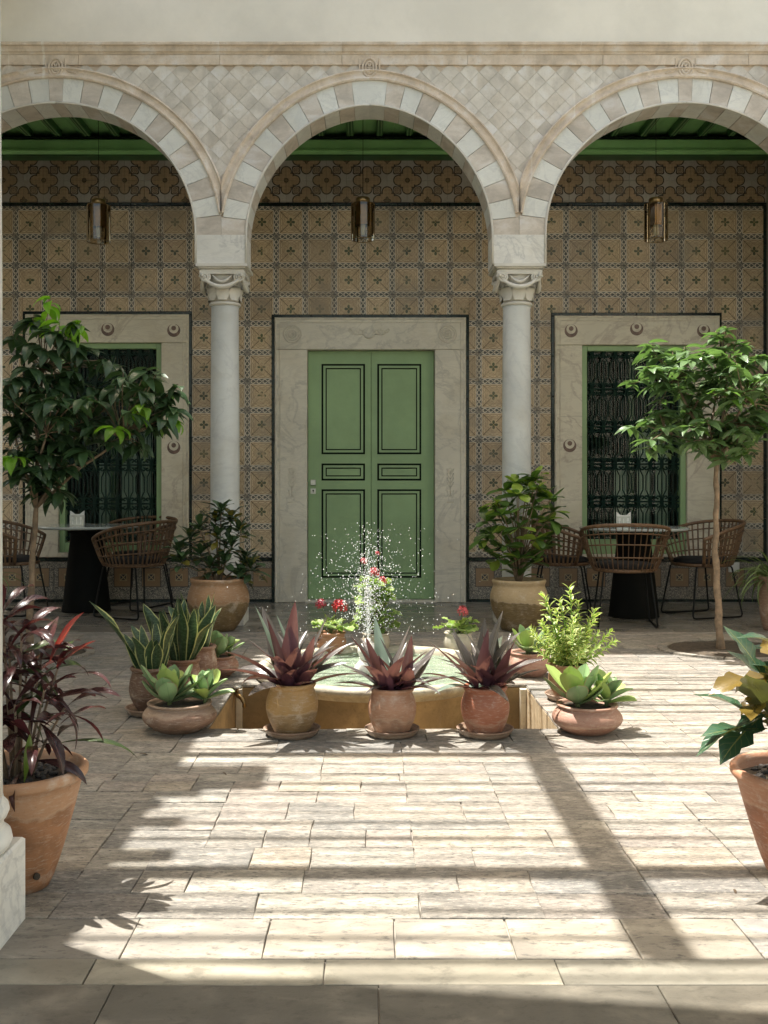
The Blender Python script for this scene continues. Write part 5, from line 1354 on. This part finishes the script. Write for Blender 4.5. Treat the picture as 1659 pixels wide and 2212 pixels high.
def chair_proto():
    t = empty('rattan_chair', (0,0,0))
    def hz(p): a = abs(p)/2.15; return .775-.135*a**2.2
    def P(ph, f):
        z0 = .425; z1 = hz(ph); z = z0+(z1-z0)*f; r = .225+.085*f**.8; sq = 1+.05*abs(math.sin(2*ph))
        return Vector((math.sin(ph)*r*sq*1.05, math.cos(ph)*r*sq, z))
    PH = 2.15; N = 30
    slat = []
    for i in range(N+1):
        ph = -PH+2*PH*i/N; pts = [P(ph, k/5) for k in range(6)]
        mb = MB(); mb.tube(pts, .0085 if i % 6 else .011, 4, True, .45); mb.build('slat', M['rattan'], t, world=False)
    for f in (.30, .58, .82):
        mb = MB(); mb.tube([P(-PH+2*PH*k/40, f)*1.0+Vector((math.sin(-PH+2*PH*k/40), math.cos(-PH+2*PH*k/40), 0))*.009 for k in range(41)], .0062, 5).build('woven_band', M['rattan'], t, True, world=False)
    mb = MB(); rim = [P(-PH+2*PH*k/48, 1) for k in range(49)]
    fr1 = [P(PH, f) for f in (.97,.8,.5,.2,0)]; fr0 = [P(-PH, f) for f in (0,.2,.5,.8,.97)]
    mb.tube(fr0+rim+fr1, .0145, 8).build('rim', M['rattan'], t, True, world=False)
    mb = MB(); mb.tube([Vector((math.sin(2*PI*k/40)*.228, math.cos(2*PI*k/40)*.225, .425)) for k in range(41)], .014, 8, False).build('seat_ring', M['rattan'], t, True, world=False)
    MB().lathe([(.001,.425),(.21,.428),(.222,.445),(.215,.468),(.19,.478),(.001,.482)], n=32).build('cushion', M['cushion'], t, True, world=False)
    for sg in (-1, 1):
        x0, x1 = sg*.17, sg*.215
        pts = [(x0*.6,-.14,.415),(x0,-.165,.412),(x0*1.02,-.175,.40),(x1,-.235,.03),(x1,-.228,.012),(x1,-.205,.008),(x1,.20,.008),(x1,.222,.012),(x1,.230,.03),(x0*1.02,.165,.40),(x0,.155,.412),(x0*.6,.14,.415)]
        MB().tube(pts, .0075, 8).build('sled_leg', M['blackmetal'], t, True, world=False)
    MB().tube([(-.11,-.14,.415),(.11,-.14,.415)], .007, 6).build('cross_bar', M['blackmetal'], t, world=False)
    MB().bbox(-.022, .022, .232, .236, .420, .432, .001).build('name_plate', M['steel'], t, world=False)
    return t
proto = chair_proto()
def copy_tree(o, parent=None):
    c = o.copy(); COL.objects.link(c)
    if parent: c.parent = parent
    for ch_ in list(o.children): copy_tree(ch_, c)
    return c
chairs = [(22, 8.35, -1.25+PI*1.0, 'rattan tub chair at the left edge, left of the left table'),
          (290, 8.18, .95+.1, 'rattan tub chair right of the left table, its back to the dark croton'),
          (298, 8.90, 2.6, 'rattan tub chair behind the left table, mostly hidden'),
          (1212, 8.32, -1.15, 'rattan tub chair left of the right table beside the glossy shrub'),
          (1349, 7.70, .05, 'rattan tub chair with its back to the viewer, before the right table'),
          (1515, 8.22, 1.15, 'rattan tub chair right of the right table behind the sunlit tree trunk')]
# chair faces -Y locally; back at +Y.  rz turns it so that its back points the right way
rots = [math.radians(85), math.radians(-118), math.radians(-20), math.radians(75), math.radians(172), math.radians(-72)]
for i, (px, Y, _, lab) in enumerate(chairs):
    c = proto if i == 0 else copy_tree(proto)
    c.location = (PX(px, Y), Y, 0); c.rotation_euler = (0, 0, rots[i]); tag(c, lab, 'chair', 'rattan chairs around the cafe tables')
def lantern(px, pyt, lab, sc=1):
    Y = 8.45; t = empty('pendant_lantern', (PX(px, Y), Y, PZ(pyt, Y)), lab, 'lantern', 'pendant lanterns in the gallery')
    H = .355; r = .098; n = 10
    MB().tube([(0,0,0), (0,0,4.25-t.location.z)], .0022, 5).build('cord', M['blackmetal'], t, world=False)
    MB().lathe([(.060,-.062),(.060,-.008),(.052,-.002),(.001,0)], n=24).build('cap', M['brass'], t, True, world=False)
    def ring(r, z, n=n): return [(r*math.cos(2*PI*k/n+.1), r*math.sin(2*PI*k/n+.1), z) for k in range(n)]
    MB().add(ring(r, -.055)+ring(r, -H), [(k, n+k, n+(k+1) % n, (k+1) % n) for k in range(n)]+[tuple(range(n))]).build('glass_shade', M['smoke'], t, world=False)
    MB().add(ring(.058, -.06, 6)+ring(.058, -.235, 6), [(k, 6+k, 6+(k+1) % 6, (k+1) % 6) for k in range(6)]).build('inner_shade', M['brass'], t, world=False)
    MB().lathe([(.012,-.10),(.022,-.13),(.024,-.24),(.020,-.31),(.012,-.315)], n=12).build('lamp_tube', M['curtain'], t, True, world=False)
    mb = MB()
    for z in (-.055, -H): q = ring(r, z); mb.tube(q+[q[0]], .0032, 4, False)
    for (x, y, z) in ring(r, -.055): mb.tube([(x, y, -.055), (x, y, -H)], .0026, 4)
    mb.build('frame', M['brass'], t, world=False)
lantern(213, 431, 'smoked glass pendant lantern hanging under the left arch')
lantern(784, 427, 'smoked glass pendant lantern hanging above the green door')
lantern(1417, 428, 'smoked glass pendant lantern hanging under the right arch')

# fallen leaves
me = leaf_mesh('dry_leaf', .05, .016, 'lance', 5, 2, .3, .8); me.materials.append(m_plain('dry_leaf', (.10,.065,.035), .8, .4))
for i, (px, py) in enumerate(((300, 1632), (480, 1672), (1660-75, 1925))):
    Y = DY(py); o = link('fallen_leaf', me, None, None, mw=Matrix.Translation((PX(px, Y), Y, .006)) @ Matrix.Rotation(-1.2-i, 4, 'Z') @ Matrix.Scale(1 if i < 1 else .5, 4))
    tag(o, ['long dry leaf lying on the shaded pavers at left', 'short dry leaf lying on pavers near the front bowl', 'dry leaf scrap on sunlit pavers by the right pot'][i], 'leaf')
print('objects', len(bpy.data.objects), 'tris', sum(len(o.data.polygons)*2 for o in bpy.data.objects if o.type == 'MESH'))
